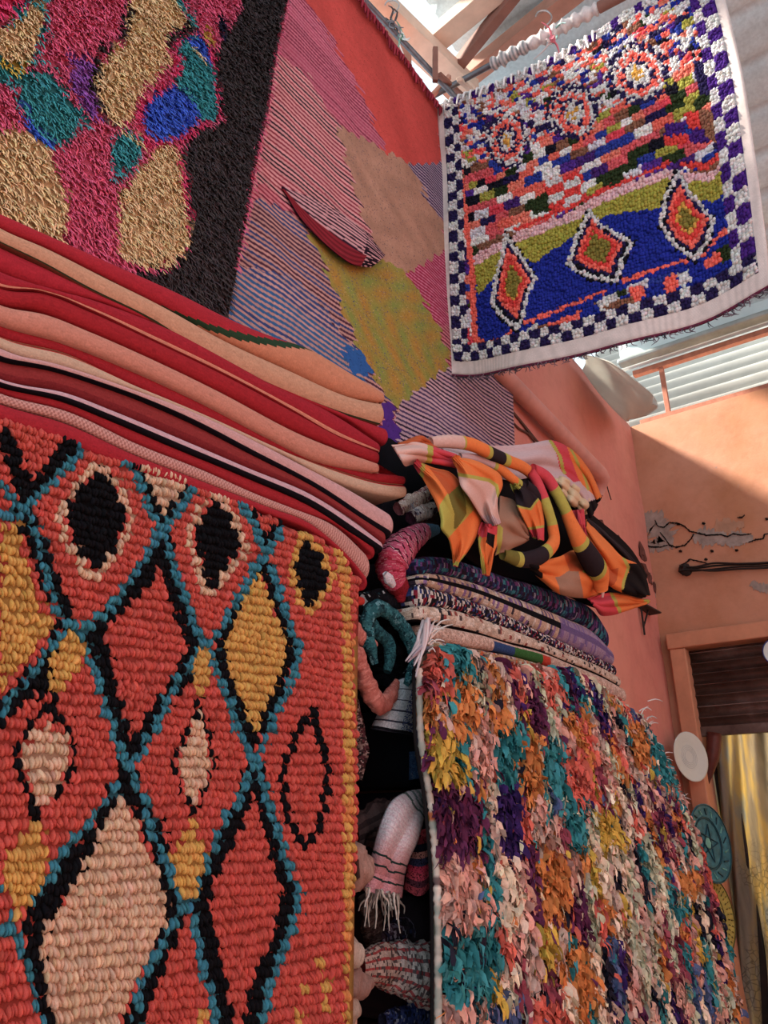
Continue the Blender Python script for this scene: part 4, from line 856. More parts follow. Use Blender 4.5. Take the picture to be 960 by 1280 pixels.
def plaid_blanket():
    root = empty('plaid_blanket', (2.9, 1.3, 2.25)); tag(root, 'orange, coral, olive and plum plaid blanket thrown crumpled over the second stack', 'blanket')
    # sheet at the back and right
    panel(root, [(545, 550), (600, 557), (640, 558), (662, 556), (690, 552), (712, 562), (735, 588), (751, 622)], [(560, 575), (600, 590), (640, 600), (665, 596), (690, 600), (712, 606), (728, 620), (738, 648)], (PB+.12, PB+.02), 'l',
          [([(688, 548), (706, 556), (730, 600), (716, 604), (700, 590)], 'r'), (([(686, 551), (698, 570), (704, 592)], 4, 'g')), ([(705, 553), (722, 566), (760, 620), (752, 630), (726, 606), (718, 590)], 'o'), ([(712, 562), (727, 590), (734, 612)], 3, 'g'), ([(728, 630), (756, 620), (756, 660), (720, 655)], 'K')], .02)
    # added dark sheet behind everything, its colour standing in for the hollow's shade
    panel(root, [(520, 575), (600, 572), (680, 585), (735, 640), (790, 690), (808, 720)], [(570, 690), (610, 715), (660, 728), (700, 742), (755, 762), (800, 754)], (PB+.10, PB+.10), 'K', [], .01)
    # cream cloth showing through
    panel(root, q9((265, 185), (340, 200), (430, 260), (500, 310), (535, 350)), q9((330, 290), (370, 360), (430, 400), (480, 440), (505, 430)), PB+.05, 'c', [], .05, (.012, 3), label='cream cloth lining showing through the folds')
    # left flap
    panel(root, [(489, 556), (520, 555), (545, 562), (570, 570)], [(505, 582), (525, 576), (545, 578), (570, 583)], PB-.02, 'p', [([(540, 555), (575, 555), (575, 590), (536, 590)], 'r'), ([(537, 555), (534, 585)], 7, 'g')], .025)
    panel(root, [(497, 556), (512, 551), (527, 547), (535, 552)], [(500, 558), (515, 556), (530, 556), (545, 561)], PB+.03, 'O', [], .02)
    # hanging sheet on the left, orange / olive / orange
    panel(root, q8((200, 250), (240, 330), (300, 440), (350, 540), (378, 640), (380, 700), (425, 760), (450, 850), (470, 945)), q8((230, 245), (330, 290), (440, 320), (520, 400), (580, 500), (650, 620), (640, 690), (560, 850), (485, 945)), PB-.03, 'o',
          [(q8((180, 230), (270, 250), (250, 330), (220, 340)), 'r'), (q8((265, 250), (252, 350)), 5, 'g'), (q8((370, 540), (425, 460), (500, 400), (560, 470), (600, 570), (555, 620), (500, 680), (425, 765), (360, 700)), 'g'),
           (q8((430, 470), (510, 400), (545, 520), (550, 600), (490, 690), (465, 700), (470, 600)), 'G'), (q8((300, 290), (440, 320), (510, 400), (430, 470), (370, 380)), 'O'), (q8((460, 950), (500, 920), (540, 880)), 4, 'g'), (q8((460, 950), (430, 780)), 3, 'g')], .045, (.012, 1.2))
    # front sheet: orange edge, pale pink body
    panel(root, q8((462, 218), (480, 280), (498, 360), (510, 410), (560, 480), (610, 560), (660, 640), (710, 695)), q8((480, 220), (600, 240), (700, 285), (780, 345), (792, 400), (760, 500), (765, 600), (780, 660)), PB-.07, 'p',
          [(q8((440, 200), (620, 230), (800, 330), (800, 480), (770, 480), (750, 400), (700, 372), (600, 350), (500, 330)), 'o'), (q8((490, 335), (600, 355), (700, 375), (750, 410), (765, 480)), 4.5, 'g'), (q8((640, 610), (720, 610), (790, 650), (720, 700), (660, 660)), 'l')], .035, (.010, 1.5))
    # small curled end
    panel(root, q8((660, 655), (645, 700), (630, 800), (645, 900), (665, 1005)), q8((710, 690), (775, 675), (768, 760), (735, 860), (695, 1010)), PB-.06, 'o', [(q8((640, 640), (790, 650), (780, 730), (640, 760)), 'r'), (q8((640, 760), (630, 800), (650, 930), (665, 1010)), 4, 'g'), (q8((770, 680), (765, 800)), 5, 'g'), (q8((690, 720), (740, 740), (730, 830), (680, 790)), 'K')], .03)
    # tan lining sheet
    panel(root, q8((770, 480), (860, 520), (900, 600), (940, 680), (960, 750)), q8((740, 880), (780, 860), (850, 820), (920, 790), (960, 765)), PB-.01, 'b', [(q8((770, 700), (760, 860)), 5, 'g')], .04, (.01, 1))
    # long rolled top fold
    rope(root, [(538, 553), (565, 552), (590, 556), (612, 566), (635, 576), (655, 585), (664, 592)], [PB+.02, PB-.04, PB-.05], [7, 9, 9, 9, 8, 8], [(.28, 'p'), (.31, 'g'), (.52, 'o'), (.56, 'g'), (.70, 'k'), (.74, 'g'), (1, 'o')], label='rolled top fold in pink, orange and plum')
    rope(root, [(575, 570), (600, 574), (622, 584), (640, 598), (656, 610)], [PB, PB-.05], [4, 6, 7, 6], [(.45, 'l'), (.5, 'g'), (.85, 'o'), (.92, 'g'), (1, 'k')])
    rope(root, [(656, 605), (666, 616), (674, 626)], PB-.055, [7, 10, 7], [(1, 'k')])
    # fold that drops from the knot: coral, olive, orange, plum
    rope(root, [(662, 588), (670, 600), (678, 618), (686, 640), (691, 660), (692, 678), (680, 692), (655, 700), (628, 692)], [PB-.06, PB-.08, PB-.07, PB-.02], [7, 8, 8, 8, 9, 9, 11, 10, 8], [(.24, 'r'), (.44, 'g'), (.64, 'o'), (.67, 'g'), (.86, 'k'), (.89, 'g'), (1, 'G')])
    rope(root, [(666, 586), (680, 594), (695, 615), (706, 636), (714, 655), (724, 676), (736, 696), (748, 716), (752, 738)], [PB-.06, PB-.09, PB-.10, PB-.07], [7, 9, 9, 9, 11, 14, 17, 17, 10], [(.21, 'r'), (.39, 'g'), (.61, 'o'), (.645, 'g'), (.82, 'k'), (.855, 'g'), (1, 'o')])
    # pointed orange tongue with plum top
    panel(root, q8((850, 395), (870, 460), (885, 540), (930, 640), (985, 750)) , q9((75, 260), (130, 260), (190, 320), (210, 420), (215, 620)), PB-.045, 'o',
          [(q9((-20, 200), (180, 200), (190, 330), (150, 370), (125, 405), (80, 395), (20, 385)), 'k'), (q9((30, 385), (80, 400), (125, 408), (150, 372), (188, 325)), 2.5, 'g'), (q9((90, 540), (215, 520), (230, 640), (190, 690), (140, 690)), 'r'), (q9((85, 542), (215, 522)), 3, 'g'), (q9((-20, 200), (50, 220), (60, 270), (0, 280)), 'g')], .03, (.008, 1.3))
    # lower body that spreads over the stack
    panel(root, q9((-60, 700), (40, 740), (180, 760), (320, 730), (400, 690), (560, 760), (610, 860)), q9((20, 720), (120, 800), (220, 890), (330, 970), (420, 990), (520, 995), (600, 1000)), PB+.0, 'o', [(q9((150, 760), (330, 740), (300, 880), (210, 870)), 'o'), (q9((280, 870), (430, 800), (470, 1000), (330, 980)), 'b'), (q9((-60, 690), (150, 740), (200, 860), (100, 800)), 'K'), (q9((330, 700), (440, 700), (480, 830), (380, 830)), 'O'), (q9((470, 830), (590, 850)), 3, 'g'), (q9((575, 830), (610, 1000)), 4, 'p')], .05, (.012, 2))
    # red wedge and the big orange lobe on the right
    panel(root, q9((410, 415), (420, 480), (460, 580), (500, 640)), q9((480, 405), (488, 480), (492, 560), (502, 640)), PB-.05, 'r', [], .02)
    panel(root, q9((490, 480), (560, 560), (640, 640), (740, 740), (830, 780), (890, 880), (912, 985)), q9((500, 600), (540, 700), (590, 800), (620, 880), (680, 930), (780, 970), (870, 990)), (PB-.02, PB-.05), 'o',
          [(q9((765, 770), (860, 780), (930, 900), (930, 1010), (740, 980), (720, 920), (770, 830)), 'K'), (q9((735, 740), (768, 790), (740, 880), (730, 930)), 3.5, 'g'), (q9((600, 800), (700, 800), (690, 890), (650, 920), (600, 900)), 'O')], .06, (.010, 1.5))
    panel(root, q9((495, 470), (560, 510), (680, 620), (790, 730), (880, 860), (915, 980)), q9((500, 490), (560, 560), (660, 650), (750, 745), (840, 830), (905, 985)), PB+.0, 'k', [], .015)
    panel(root, q9((500, 1005), (560, 985), (650, 972), (760, 985), (850, 1010), (915, 1020)), q9((560, 1055), (600, 1110), (650, 1110), (740, 1085), (830, 1055), (905, 1030)), PB-.02, 'r', [(q9((650, 960), (920, 1000), (920, 1050), (720, 1090), (690, 1080)), 'o'), (q9((655, 975), (685, 1030), (710, 1085)), 4, 'g'), (q9((850, 990), (900, 1025)), 4, 'g')], .03)
    # torn pale edge
    rope(root, q9((585, 830), (600, 900), (605, 960), (600, 1005)), PB-.03, [2, 3, 3, 2], [(1, 'p')], seg=8, name='frayed_edge')
plaid_blanket()
from mathutils import noise as mnoise
# ================================================================ textiles stuffed into the gap between the stacks
knit = fabric('coarse_knit', 200, .8, .004, .95, .4)
def rollpiece(name, path, y, rpx, colf, label, cat='rug', seg=22, n=90, flat=.8, mat=None, knob=.0, group=None, freq=(30, 9)):
    pp = resample(path, n); yy = np.interp(np.linspace(0, 1, n), np.linspace(0, 1, len(y)), y) if not np.isscalar(y) else np.full(n, y)
    Q = Py(pp, yy); r = np.interp(np.linspace(0, 1, n), np.linspace(0, 1, len(rpx)), rpx)*depth_of(Q)/FPX
    V, F = tube(Q, r, seg); k = np.concatenate([np.repeat(np.arange(n), seg), [0, n-1]]); s_ = np.concatenate([np.tile(np.arange(seg), n), [0, 0]])
    c_ = Q[k]; d = 1+knob*np.sin(k*freq[0]*.21)*np.sin(s_*2*math.pi/seg*freq[1]); d[-2:] = 1
    V = c_+(V-c_)*np.array([1, flat, 1])*d[:, None]
    W3 = np.array([mnoise.noise(Vector(q*28))+.5*mnoise.noise(Vector(q*70)) for q in V]); V = c_+(V-c_)*(1+(.38 if knob < .02 or knob > .1 else .25)*W3*(.5 if name == 'woven_roll' else 1))[:, None]
    i, j = np.meshgrid(np.arange(n-1), np.arange(seg), indexing='ij'); c = colf((i.ravel()+.5)/(n-1), (j.ravel()+.5)/seg)
    K = np.concatenate([c, np.tile(c[:1], (seg, 1)), np.tile(c[-1:], (seg, 1))])
    o = mesh_np(name, V, F, mat or knit, np.clip(K*(1+rng.normal(0, .08, (len(K), 1))), 0, 1), mode='face'); to_base(o)
    return tag(o, label, cat, group)
def rnd(cols, w=None, blk=(26, 9)): 
    C = np.array([lin(c) for c in cols]); tab = rng.choice(len(C), size=(blk[0]+1, blk[1]+1), p=w)
    def f(u, v):
        k = tab[(u*blk[0]+.4*np.sin(v*19)).clip(0, blk[0]).astype(int), (v*blk[1]+.4*np.sin(u*31)).clip(0, blk[1]).astype(int)]; m = rng.random(len(u)) < .3
        k[m] = rng.choice(len(C), m.sum(), p=w); return C[k]
    return f
def lenbands(*st, period=None, ring=None):
    e = [s[0] for s in st]; C = np.array([lin(s[1]) for s in st])
    def f(u, v):
        c = C[np.clip(np.searchsorted(e, u), 0, len(e)-1)].copy()
        if ring: m = np.modf(u*ring[0]+.15*np.sin(v*6.28))[0] < ring[1]; c[m] = lin(ring[2])
        return c
    return f
YG = 1.30
rollpiece('cotton_roll', [(497, 636), (510, 630), (528, 620), (545, 612)], YG+.03, [8, 9, 10, 8], rnd(['d8bcac', 'ccb0a0', '8a5460', 'e4d4cc', 'a85850', '98a0b4'], [.34, .25, .12, .16, .08, .05], (9, 5)), 'printed pale cotton roll, upper one, tucked behind the pink blanket ends', 'textile', group='printed cotton rolls')
rollpiece('cotton_roll', [(512, 648), (522, 643), (535, 638), (545, 632)], YG+.02, [8, 9, 9, 6], rnd(['d6beb2', 'e2d2cc', '4c2c40', 'c0988c', '8a8694'], [.4, .25, .12, .15, .08], (8, 5)), 'printed pale cotton roll with a plum spiral end, lower of the two rolls', 'textile', group='printed cotton rolls')
rollpiece('cotton_roll', [(520, 664), (532, 656), (548, 650)], YG+.05, [9, 10, 8], lenbands((1, '6a4f4a')), 'dull brown cotton roll below the two printed rolls', 'textile')
def c_net(u, v):
    c = np.tile(lin('cf5c84'), (len(u), 1)); m = np.modf(u*16+.25*np.sin(v*12))[0] < .22; c[m] = lin('4a1428')
    m = np.modf(u*40+v*9)[0] < .22; c[m & (rng.random(len(u)) < .6)] = lin('e8c0cc'); c[(u < .12)] = lin('3a6c8a'); m = (u > .58); c[m] = c[m]*.35+lin('b81438')*.65
    c[u > .80] = lin('8a1424'); return c
rollpiece('woven_roll', [(546, 662), (532, 664), (515, 674), (500, 688), (490, 705), (492, 722), (500, 738), (503, 752)], YG-.03, [6, 12, 17, 21, 22, 20, 15, 9], c_net, 'pink and crimson net-patterned rug end drooping between the two stacks', 'rug', n=200, knob=.06)
# wool tuft on it
rollpiece('wool_tuft', [(481, 716), (486, 724), (492, 732)], YG-.10, [4, 7, 4], lenbands((1, 'ccc4cc')), 'small white wool tuft hanging on the crimson rug end', 'tuft', n=20, knob=.25)
spk = rnd(['0c0e14', '14161e', '9aa4a8', '1a3a44'], [.55, .3, .08, .07])
rollpiece('speckled_textile', [(448, 800), (442, 775), (452, 758), (475, 752), (500, 765), (516, 790), (522, 820), (512, 850), (495, 870)], YG, [12, 14, 15, 14, 13, 14, 14, 14, 12], spk, 'black white-flecked woven textile looped around the teal one', 'textile', n=150, knob=.05)
rollpiece('speckled_textile', [(470, 800), (480, 820), (485, 845), (478, 870)], YG+.07, [26, 30, 30, 24], rnd(['08090d', '101218'], [.6, .4]), 'black bunched textile inside the teal loop', 'textile', n=40)
rollpiece('teal_textile', [(468, 830), (461, 800), (459, 775), (470, 760), (488, 768), (503, 784), (514, 805), (518, 828), (508, 855)], YG-.06, [5, 9, 10, 10, 9, 10, 9, 8, 5], rnd(['1c5c64', '2a7078', '184a54', '58909a', '103038'], [.35, .25, .2, .08, .12]), 'teal woven textile curled in a loop beside the coral diamond rug', 'textile', n=150, knob=.06)
rollpiece('teal_textile', [(466, 775), (472, 790), (484, 800), (488, 815), (484, 840)], YG-.05, [5, 8, 9, 8, 5], rnd(['1a5058', '24666e', '103a42'], [.4, .3, .3]), 'small inner fold of teal cloth inside the larger teal loop', 'textile', n=60, knob=.05)
rollpiece('coral_cloth', [(430, 796), (445, 790), (458, 798), (470, 806)], YG-.05, [8, 12, 10, 4], rnd(['b86a5e', 'ac6056', 'c47c70'], [.4, .4, .2], (40, 4)), 'short coral cloth end just right of the coral rug edge', 'cloth', n=40, mat=felt)
rollpiece('coral_cloth', [(436, 805), (446, 820), (455, 845), (463, 868), (472, 880), (486, 872), (496, 852)], YG-.05, [10, 14, 11, 14, 12, 10, 5], rnd(['b46458', 'a85a50', 'be7468'], [.4, .4, .2], (60, 4)), 'long twisted coral cloth bent like a hook below the teal loop', 'cloth', n=80, mat=felt)
rollpiece('braided_trim', [(440, 870), (446, 900), (452, 935), (448, 975)], YG, [6, 9, 9, 5], rnd(['3a2a2c', '8a7470', '5c3038', '1c1618', 'a89490'], [.35, .2, .2, .15, .1]), 'brown speckled rag textile behind the edge of the coral rug', 'textile', n=80, knob=.15)
def flatpiece(name, top, bot, y, colf, label, cat, bulge=.02, nu=60, nv=60, mat=None, thick=.008, group=None):
    T = resample(top, nu); B = resample(bot, nu); u = np.linspace(0, 1, nu)[:, None]; v = np.linspace(0, 1, nv)[None]
    P2 = T[:, None]*(1-v[..., None])+B[:, None]*v[..., None]; yy = (y-bulge*np.sin(math.pi*u)**.6+0*v)
    G = Py(P2.reshape(-1, 2), yy.ravel()).reshape(nu, nv, 3); i, j = np.meshgrid((np.arange(nu-1)+.5)/(nu-1), (np.arange(nv-1)+.5)/(nv-1), indexing='ij')
    c = colf(i.ravel(), j.ravel()); o = solid_sheet(name, G, mat or knit, np.clip(c*(1+rng.normal(0, .07, (len(c), 1))), 0, 1), thick); to_base(o); return tag(o, label, cat, group)
def c_wb(u, v):
    c = np.tile(lin('b8bcc4'), (len(u), 1)); m = (np.modf(v*5)[0] < .12); c[m] = lin('3a3c4c'); m = (u > .55) & (u < .8) & (rng.random(len(u)) < .5); c[m] = lin('3c4c84')
    m = (u > .84); c[m & (rng.random(len(u)) < .5)] = lin('1c1c28'); c[v > .95] = lin('14141c'); return c
flatpiece('woven_rug_end', [(494, 856), (508, 848), (522, 850), (531, 860)], [(466, 912), (485, 915), (505, 917), (522, 922)], YG+.0, c_wb, 'white and blue barred rug end hanging over the dark gap', 'rug', .05)
flatpiece('denim_cloth', [(512, 940), (525, 938), (538, 936)], [(514, 975), (526, 972), (538, 968)], YG+.02, rnd(['1e3454', '284468', '4a5a70'], [.5, .4, .1]), 'small dark blue cloth corner beside the yellow tufts', 'cloth', .02, mat=felt)
# gauze-brown folds and the fringed towel
rollpiece('brown_cloth', [(436, 1045), (460, 1032), (490, 1018), (520, 1008)], YG+.05, [22, 22, 17, 12], lambda u, v: np.where((np.modf(v*9)[0] < .4)[:, None], lin('3c2a2a'), lin('5c4240')), 'dark brown pleated cloth behind the fringed towel', 'cloth', n=60, mat=felt)
def c_towel(u, v):
    c = np.tile(lin('c4bcc4'), (len(u), 1)); pink = np.clip((v-.50)*4, 0, 1)[:, None]; c = c*(1-pink*.85)+lin('cc8490')*pink*.85
    m = (np.modf(v*26+.3*np.sin(u*9))[0] < .3) & (v < .62); c[m] *= np.array([.96, .84, .86]); 
    for a, w_, k in [(.10, .014, '7c8a88'), (.14, .012, '6c7a7a'), (.19, .012, '48605c'), (.68, .012, '1c3a38'), (.76, .012, '1c3a38'), (.89, .012, '1c3a38')]: c[np.abs(v-a+.006*np.sin(u*9)) < w_*.75] = lin(k)
    return c
root = empty('fringed_towel', (1.7, 1.2, 1.15)); tag(root, 'white and pink striped fringed towel draped down out of the dark gap', 'towel')
NU, NV = 40, 120
Lp = resample([(535, 990), (508, 994), (492, 1004), (482, 1024), (474, 1050), (468, 1075), (462, 1100), (458, 1115)], NV); Rp = resample([(540, 1003), (530, 1012), (524, 1030), (518, 1050), (508, 1072), (502, 1092), (500, 1108), (498, 1122)], NV)
u = np.linspace(0, 1, NU)[:, None]; v = np.linspace(0, 1, NV)[None]
P2 = Lp[None]*(1-u[..., None])+Rp[None]*u[..., None]; yy = YG-.04-.014*np.sin(math.pi*u)**.5-.05*np.sin(math.pi*np.clip(v*1.2, 0, 1))+.006*np.sin(u*11+v*4)*np.clip(v*2, 0, 1)
G = Py(P2.reshape(-1, 2), yy.ravel()).reshape(NU, NV, 3); i, j = np.meshgrid((np.arange(NU-1)+.5)/(NU-1), (np.arange(NV-1)+.5)/(NV-1), indexing='ij')
under(solid_sheet('towel_cloth', G, knit, np.clip(c_towel(i.ravel(), j.ravel()), 0, 1), .01), root)
fr = random.Random(5)
for k in range(22):
    t = k/21; x0 = 458+40*t; y0 = 1112+8*t+fr.uniform(-1, 1); dr = fr.uniform(-7, 6)+(-5 if t < .4 else 3); L = fr.uniform(18, 34) if k % 4 else 46
    P_ = resample([(x0, y0-3), (x0+dr*.2+fr.uniform(-2, 2), y0+L*.3), (x0+dr*.8+fr.uniform(-2, 2), y0+L*.65), (x0+dr, y0+L)], 14)
    V, F = tube(Py(P_, YG-.075+fr.uniform(-.012, .03)), np.linspace(.0042, .0014, 14)*np.array([1+.25*math.sin(q*2.1+k) for q in range(14)]), 5)
    under(mesh_np('tassel', V, F, fabric('yarn'), np.tile(lin(['aaa69c', '8c8880', 'b8b4ac', '5c524e'][k % 4]), (len(V), 1))), root)
def c_multi(u, v):
    C = np.array([lin(x) for x in ['c04050', '8a2434', '1c1c30', 'c87a70', '3a3a5a', 'e02c54', 'e8405c', '6a3040']]); c = C[(np.floor(v*9).astype(int)) % 8]; m = rng.random(len(u)) < .18; c[m] = lin('20141c'); return c
flatpiece('crochet_textile', [(520, 1042), (535, 1034), (546, 1030)], [(508, 1112), (520, 1120), (546, 1090)], YG+.0, c_multi, 'red, pink and navy crocheted textile folded beside the towel', 'textile', .05)
def lump(path, y, r, c, lab, cat='blanket', g=None): return rollpiece('blanket_end', path, y, r, lenbands((1, c)), lab, cat, n=30, mat=felt, flat=.9, group=g)
lump([(425, 1085), (446, 1082), (460, 1080)], YG-.06, [30, 26, 12], '967468', 'large tan blanket end beside the towel, right of the coral rug')
lump([(425, 1232), (450, 1230), (464, 1228)], YG-.06, [20, 18, 7], '8a6a60', 'small tan blanket end level with the white woven roll')
lump([(425, 1190), (440, 1195), (446, 1200)], YG-.06, [18, 22, 8], 'a89484', 'narrow beige blanket edge peeping out above the small tan one')
lump([(425, 1262), (440, 1262), (447, 1264)], YG-.06, [18, 18, 7], 'a08c7c', 'lowest beige blanket edge at the right side of the coral rug')
rollpiece('grey_yarn', [(455, 1120), (462, 1145), (470, 1175), (480, 1205)], YG+.06, [8, 14, 14, 8], rnd(['4a3e3c', '5c504c', '382e2e'], [.4, .3, .3]), 'grey-brown yarn bundle hanging behind the towel fringe', 'yarn', n=80, knob=.2)
rollpiece('plum_textile', [(470, 1178), (495, 1168), (520, 1163), (548, 1158)], YG+.05, [12, 16, 18, 18], rnd(['221a24', '3a2c38', '746a80', '2c3050', 'a09aa8'], [.4, .25, .13, .14, .08]), 'dark plum textile with pale flecks above the white woven roll', 'textile', n=60, knob=.1)
def c_wr(u, v):
    c = np.tile(lin('c4bcb8'), (len(u), 1)); m = (rng.random(len(u)) < .25); c[m] = lin('5c5458'); r_ = np.modf(v*14)[0] < .22; c[r_ & ~m] = lin('b04a50'); c[u < .35] *= np.array([.72, .62, .56]); return c
rollpiece('woven_roll', [(446, 1210), (470, 1206), (500, 1210), (525, 1216), (548, 1222)], YG-.01, [16, 24, 29, 33, 36], c_wr, 'white woven roll with thin red stripes at the foot of the gap', 'rug', n=80, knob=.015, seg=42, freq=(8, 12))
rollpiece('blue_textile', [(478, 1275), (505, 1270), (530, 1266), (550, 1268)], YG+.03, [8, 12, 14, 16], rnd(['22346c', '3a4c8a', '1a2038', '8a94ac'], [.4, .25, .25, .1]), 'blue flecked textile under the white woven roll', 'textile', n=60, knob=.1)
# cluster of knotted white fringe at the corner above the tufted rug
root = empty('knotted_fringe', (1.95, 1.16, 2.0)); tag(root, 'bunch of pale knotted fringe hanging from the rag rug stack corner', 'fringe')
for k in range(11):
    x0 = 532+rng.normal(0, 5); a = (x0+4, 778+rng.normal(0, 4)); b = (x0-2+rng.normal(0, 3), 800); c_ = (x0-12+rng.normal(0, 6), 826+rng.normal(0, 8))
    V, F = tube(resample(Py([a, b, c_], 1.13-.002*k), 10), [.005, .006, .005, .006, .005, .005, .005, .004, .003, .002], 6)
    under(mesh_np('fringe_strand', V, F, fabric('yarn'), np.tile(lin(['b8a8ac', 'c8bcc0', '9a8c98'][k % 3]), (len(V), 1))), root)
# ================================================================ left wall: pipe, wires, broken plaster
pink_paint = plain('pink_painted_pipe', 'd08a7c', .6, 8, .12)
a, b = Py([(630, 470), (752, 594)], YW-.075); d = b-a
V, F = tube([a-d*.2, a, a+d*.5, b-d*.02, b+[.03, .01, -.01], b+[.06, .04, -.05], b+[.07, .06, -.12]], [.052, .052, .052, .054, .056, .05, .03], 18)
pp = mesh_np('wall_pipe', V, F, pink_paint, smooth=True); to_base(pp); tag(pp, 'thick pink painted pipe running along the left wall under the roof', 'pipe')
black_rub = plain('black_cable', '2a201e', .7, 60, .2)
def cable(name, pts, r, label, cat='cable', mat=None, group=None, n=40):
    V, F = tube(resample(pts, n), r, 7); o = mesh_np(name, V, F, mat or black_rub); to_base(o); return tag(o, label, cat, group)
for k, (o1, o2) in enumerate([((0, 0), (0, 0)), ((4, 6), (6, 2)), ((-2, 10), (-6, 4))]):
    cable('wall_cable', Py([(628+o1[0], 500+o1[1]), (650+o1[0], 525+o1[1]), (663, 541+o2[1]), (680+o2[0], 562)], YW-.012), .007, 'brown cable sagging on the left wall below the pipe, between kilim and plaid blanket', 'cable', plain('brown_cable', '5a3830', .7), 'cables on the left wall')
cable('pipe_wire', Py([(757, 600), (760, 612), (764, 625)], YW-.02), .004, 'thin wire dropping from the end of the wall pipe', 'wire')
cement = plain('grey_cement', '9a8a80', .95, 12, .3, bd=.01)
dark_cem = plain('broken_plaster', '6a3c34', .95, 20, .45, bd=.012)
def chunk(name, q, s, mat, seed):
    r = np.random.default_rng(seed); bm = bmesh.new(); bmesh.ops.create_icosphere(bm, subdivisions=2, radius=1)
    for v in bm.verts: v.co = Vector((v.co.x*s[0], v.co.y*s[1], v.co.z*s[2]))*(1+r.normal(0, .22))
    me = bpy.data.meshes.new(name); bm.to_mesh(me); bm.free(); me.materials.append(mat); o = bpy.data.objects.new(name, me); COL.objects.link(o); o.location = q; o['kind'] = 'structure'; return o
# crumbled plaster on the left wall by the corner and strip of cement in the corner
k = 0
for (x, y, w_, h_) in [(752, 655, .05, .03), (758, 668, .04, .03), (772, 676, .09, .05), (778, 690, .05, .03), (790, 696, .08, .04), (797, 706, .07, .05), (806, 712, .09, .05), (812, 722, .06, .05), (795, 716, .05, .03), (818, 735, .04, .06), (766, 690, .05, .02), (803, 690, .08, .07)]:
    k += 1; chunk('trim_%d' % k, Vector(Py([(x, y)], YW-.004)[0].tolist()), (w_, .015, h_), dark_cem, k)
def strip(name, pts, wid, mat, plane, off, seed, kind='structure'):
    """irregular thin patch or crack hugging a wall: pts px, wid px (half widths)"""
    r = np.random.default_rng(seed); P = resample(pts, max(24, len(pts)*8), False); n = len(P); w_ = np.interp(np.linspace(0, 1, n), np.linspace(0, 1, len(wid)), wid)*(1+r.normal(0, .25, n))
    T = np.gradient(P, axis=0); T /= np.linalg.norm(T, axis=1, keepdims=True)+1e-9; N = np.stack([-T[:, 1], T[:, 0]], 1); P = P+N*r.normal(0, .25, (n, 1))*np.minimum(w_, 3)[:, None]
    f = (lambda q: Px(q, XB-off)) if plane == 'x' else (lambda q: Py(q, YW-off)); A = f(P-N*w_[:, None]); B = f(P+N*w_[:, None])
    G = np.stack([A, (A+B)/2, B], 1); back = np.array([.004, 0, 0]) if plane == 'x' else np.array([0, .004, 0])
    V = np.concatenate([G.reshape(-1, 3), (G+back).reshape(-1, 3)]); g = grid_faces(n, 3); m = n*3
    rim = [(i*3, (i+1)*3, (i+1)*3+m, i*3+m) for i in range(n-1)]+[(i*3+2, (i+1)*3+2, (i+1)*3+2+m, i*3+2+m) for i in range(n-1)]
    o = mesh_np(name, V, np.concatenate([g, g[:, ::-1]+m, np.array(rim)]), mat, smooth=False); o['kind'] = kind; return o
sid = [20]
def S_(pts, wid, mat, plane='x', off=.006):
    sid[0] += 1; return strip('trim_%d' % sid[0], pts, wid, mat, plane, off, sid[0])
blk = plain('crack_shadow_gap', '1c1210', 1, 40, .3)
S_([(783, 528), (786, 560), (790, 600), (796, 640), (803, 690), (812, 730), (818, 760)], [2.5, 3, 4, 5, 6, 5, 3], cement, 'x', .008)
S_([(786, 545), (789, 580), (793, 615)], [1, 1.2, 1], dark_cem, 'x', .014); S_([(793, 622), (797, 640), (800, 650)], [1.5, 3, 1.5], dark_cem, 'x', .014)
# cracks in the back wall plaster
q10 = lambda *p: [(780+x*.1875, 560+y*.1875) for x, y in p]
S_(q10((110, 470), (170, 480), (210, 500), (240, 540), (280, 620), (240, 660), (150, 655), (110, 620)), [6, 12, 14, 16, 10, 6, 8, 4], cement, 'x', .005)
S_(q10((460, 600), (500, 590), (620, 600), (700, 610), (800, 600), (860, 600)), [6, 10, 8, 9, 8, 3], cement, 'x', .005)
S_(q10((600, 530), (700, 520), (800, 510)), [6, 9, 4], plain('faded_patch', 'b08264', .9, 10, .2), 'x', .004)
S_(q10((845, 900), (900, 930), (960, 935)), [3, 6, 6], cement, 'x', .005)
for c in [((205, 480), (225, 520), (265, 530), (300, 498), (355, 500), (400, 520), (440, 555), (490, 565), (550, 582), (640, 575), (690, 590), (730, 570), (780, 580), (850, 570)), ((240, 560), (280, 610), (300, 645), (350, 662), (410, 645), (450, 600), (465, 570)), ((120, 640), (170, 658), (240, 660), (290, 648)), ((755, 465), (790, 460), (805, 445)), ((830, 628), (880, 610), (930, 605), (935, 575), (960, 572)), ((380, 795), (440, 740), (560, 770))]:
    S_(q10(*c), [.5, .9, .8, .6], blk, 'x', .012)
for c in [(362, 505), (530, 500), (750, 680), (585, 685), (545, 740), (950, 470), (375, 685)]: S_(q10((c[0]-10, c[1]), (c[0]+12, c[1]+4)), [.8, 1.6, .8], blk, 'x', .012)
for k2, (y0, y1, s_) in enumerate([(800, 770, 0), (815, 785, 8), (790, 765, -10), (808, 800, 14)]):
    cable('wall_cable', Px(q10((370, y0+s_*.5), (450, y0+4), (600, (y0+y1)/2+s_), (760, y1+6), (960, y1-2), (1300, y1-50)), XB-.03-.012*k2), .008, 'black cable in the bundle crossing the orange back wall above the shutter', 'cable', group='cable bundle on the back wall')
kn = chunk('cable_clamp', Vector(Px(q10((410, 815)), XB-.03)[0].tolist()), (.03, .05, .05), black_rub, 99); kn['kind'] = ''; del kn['kind']; tag(kn, 'black knot of tape where the cable bundle starts on the orange wall', 'clamp')
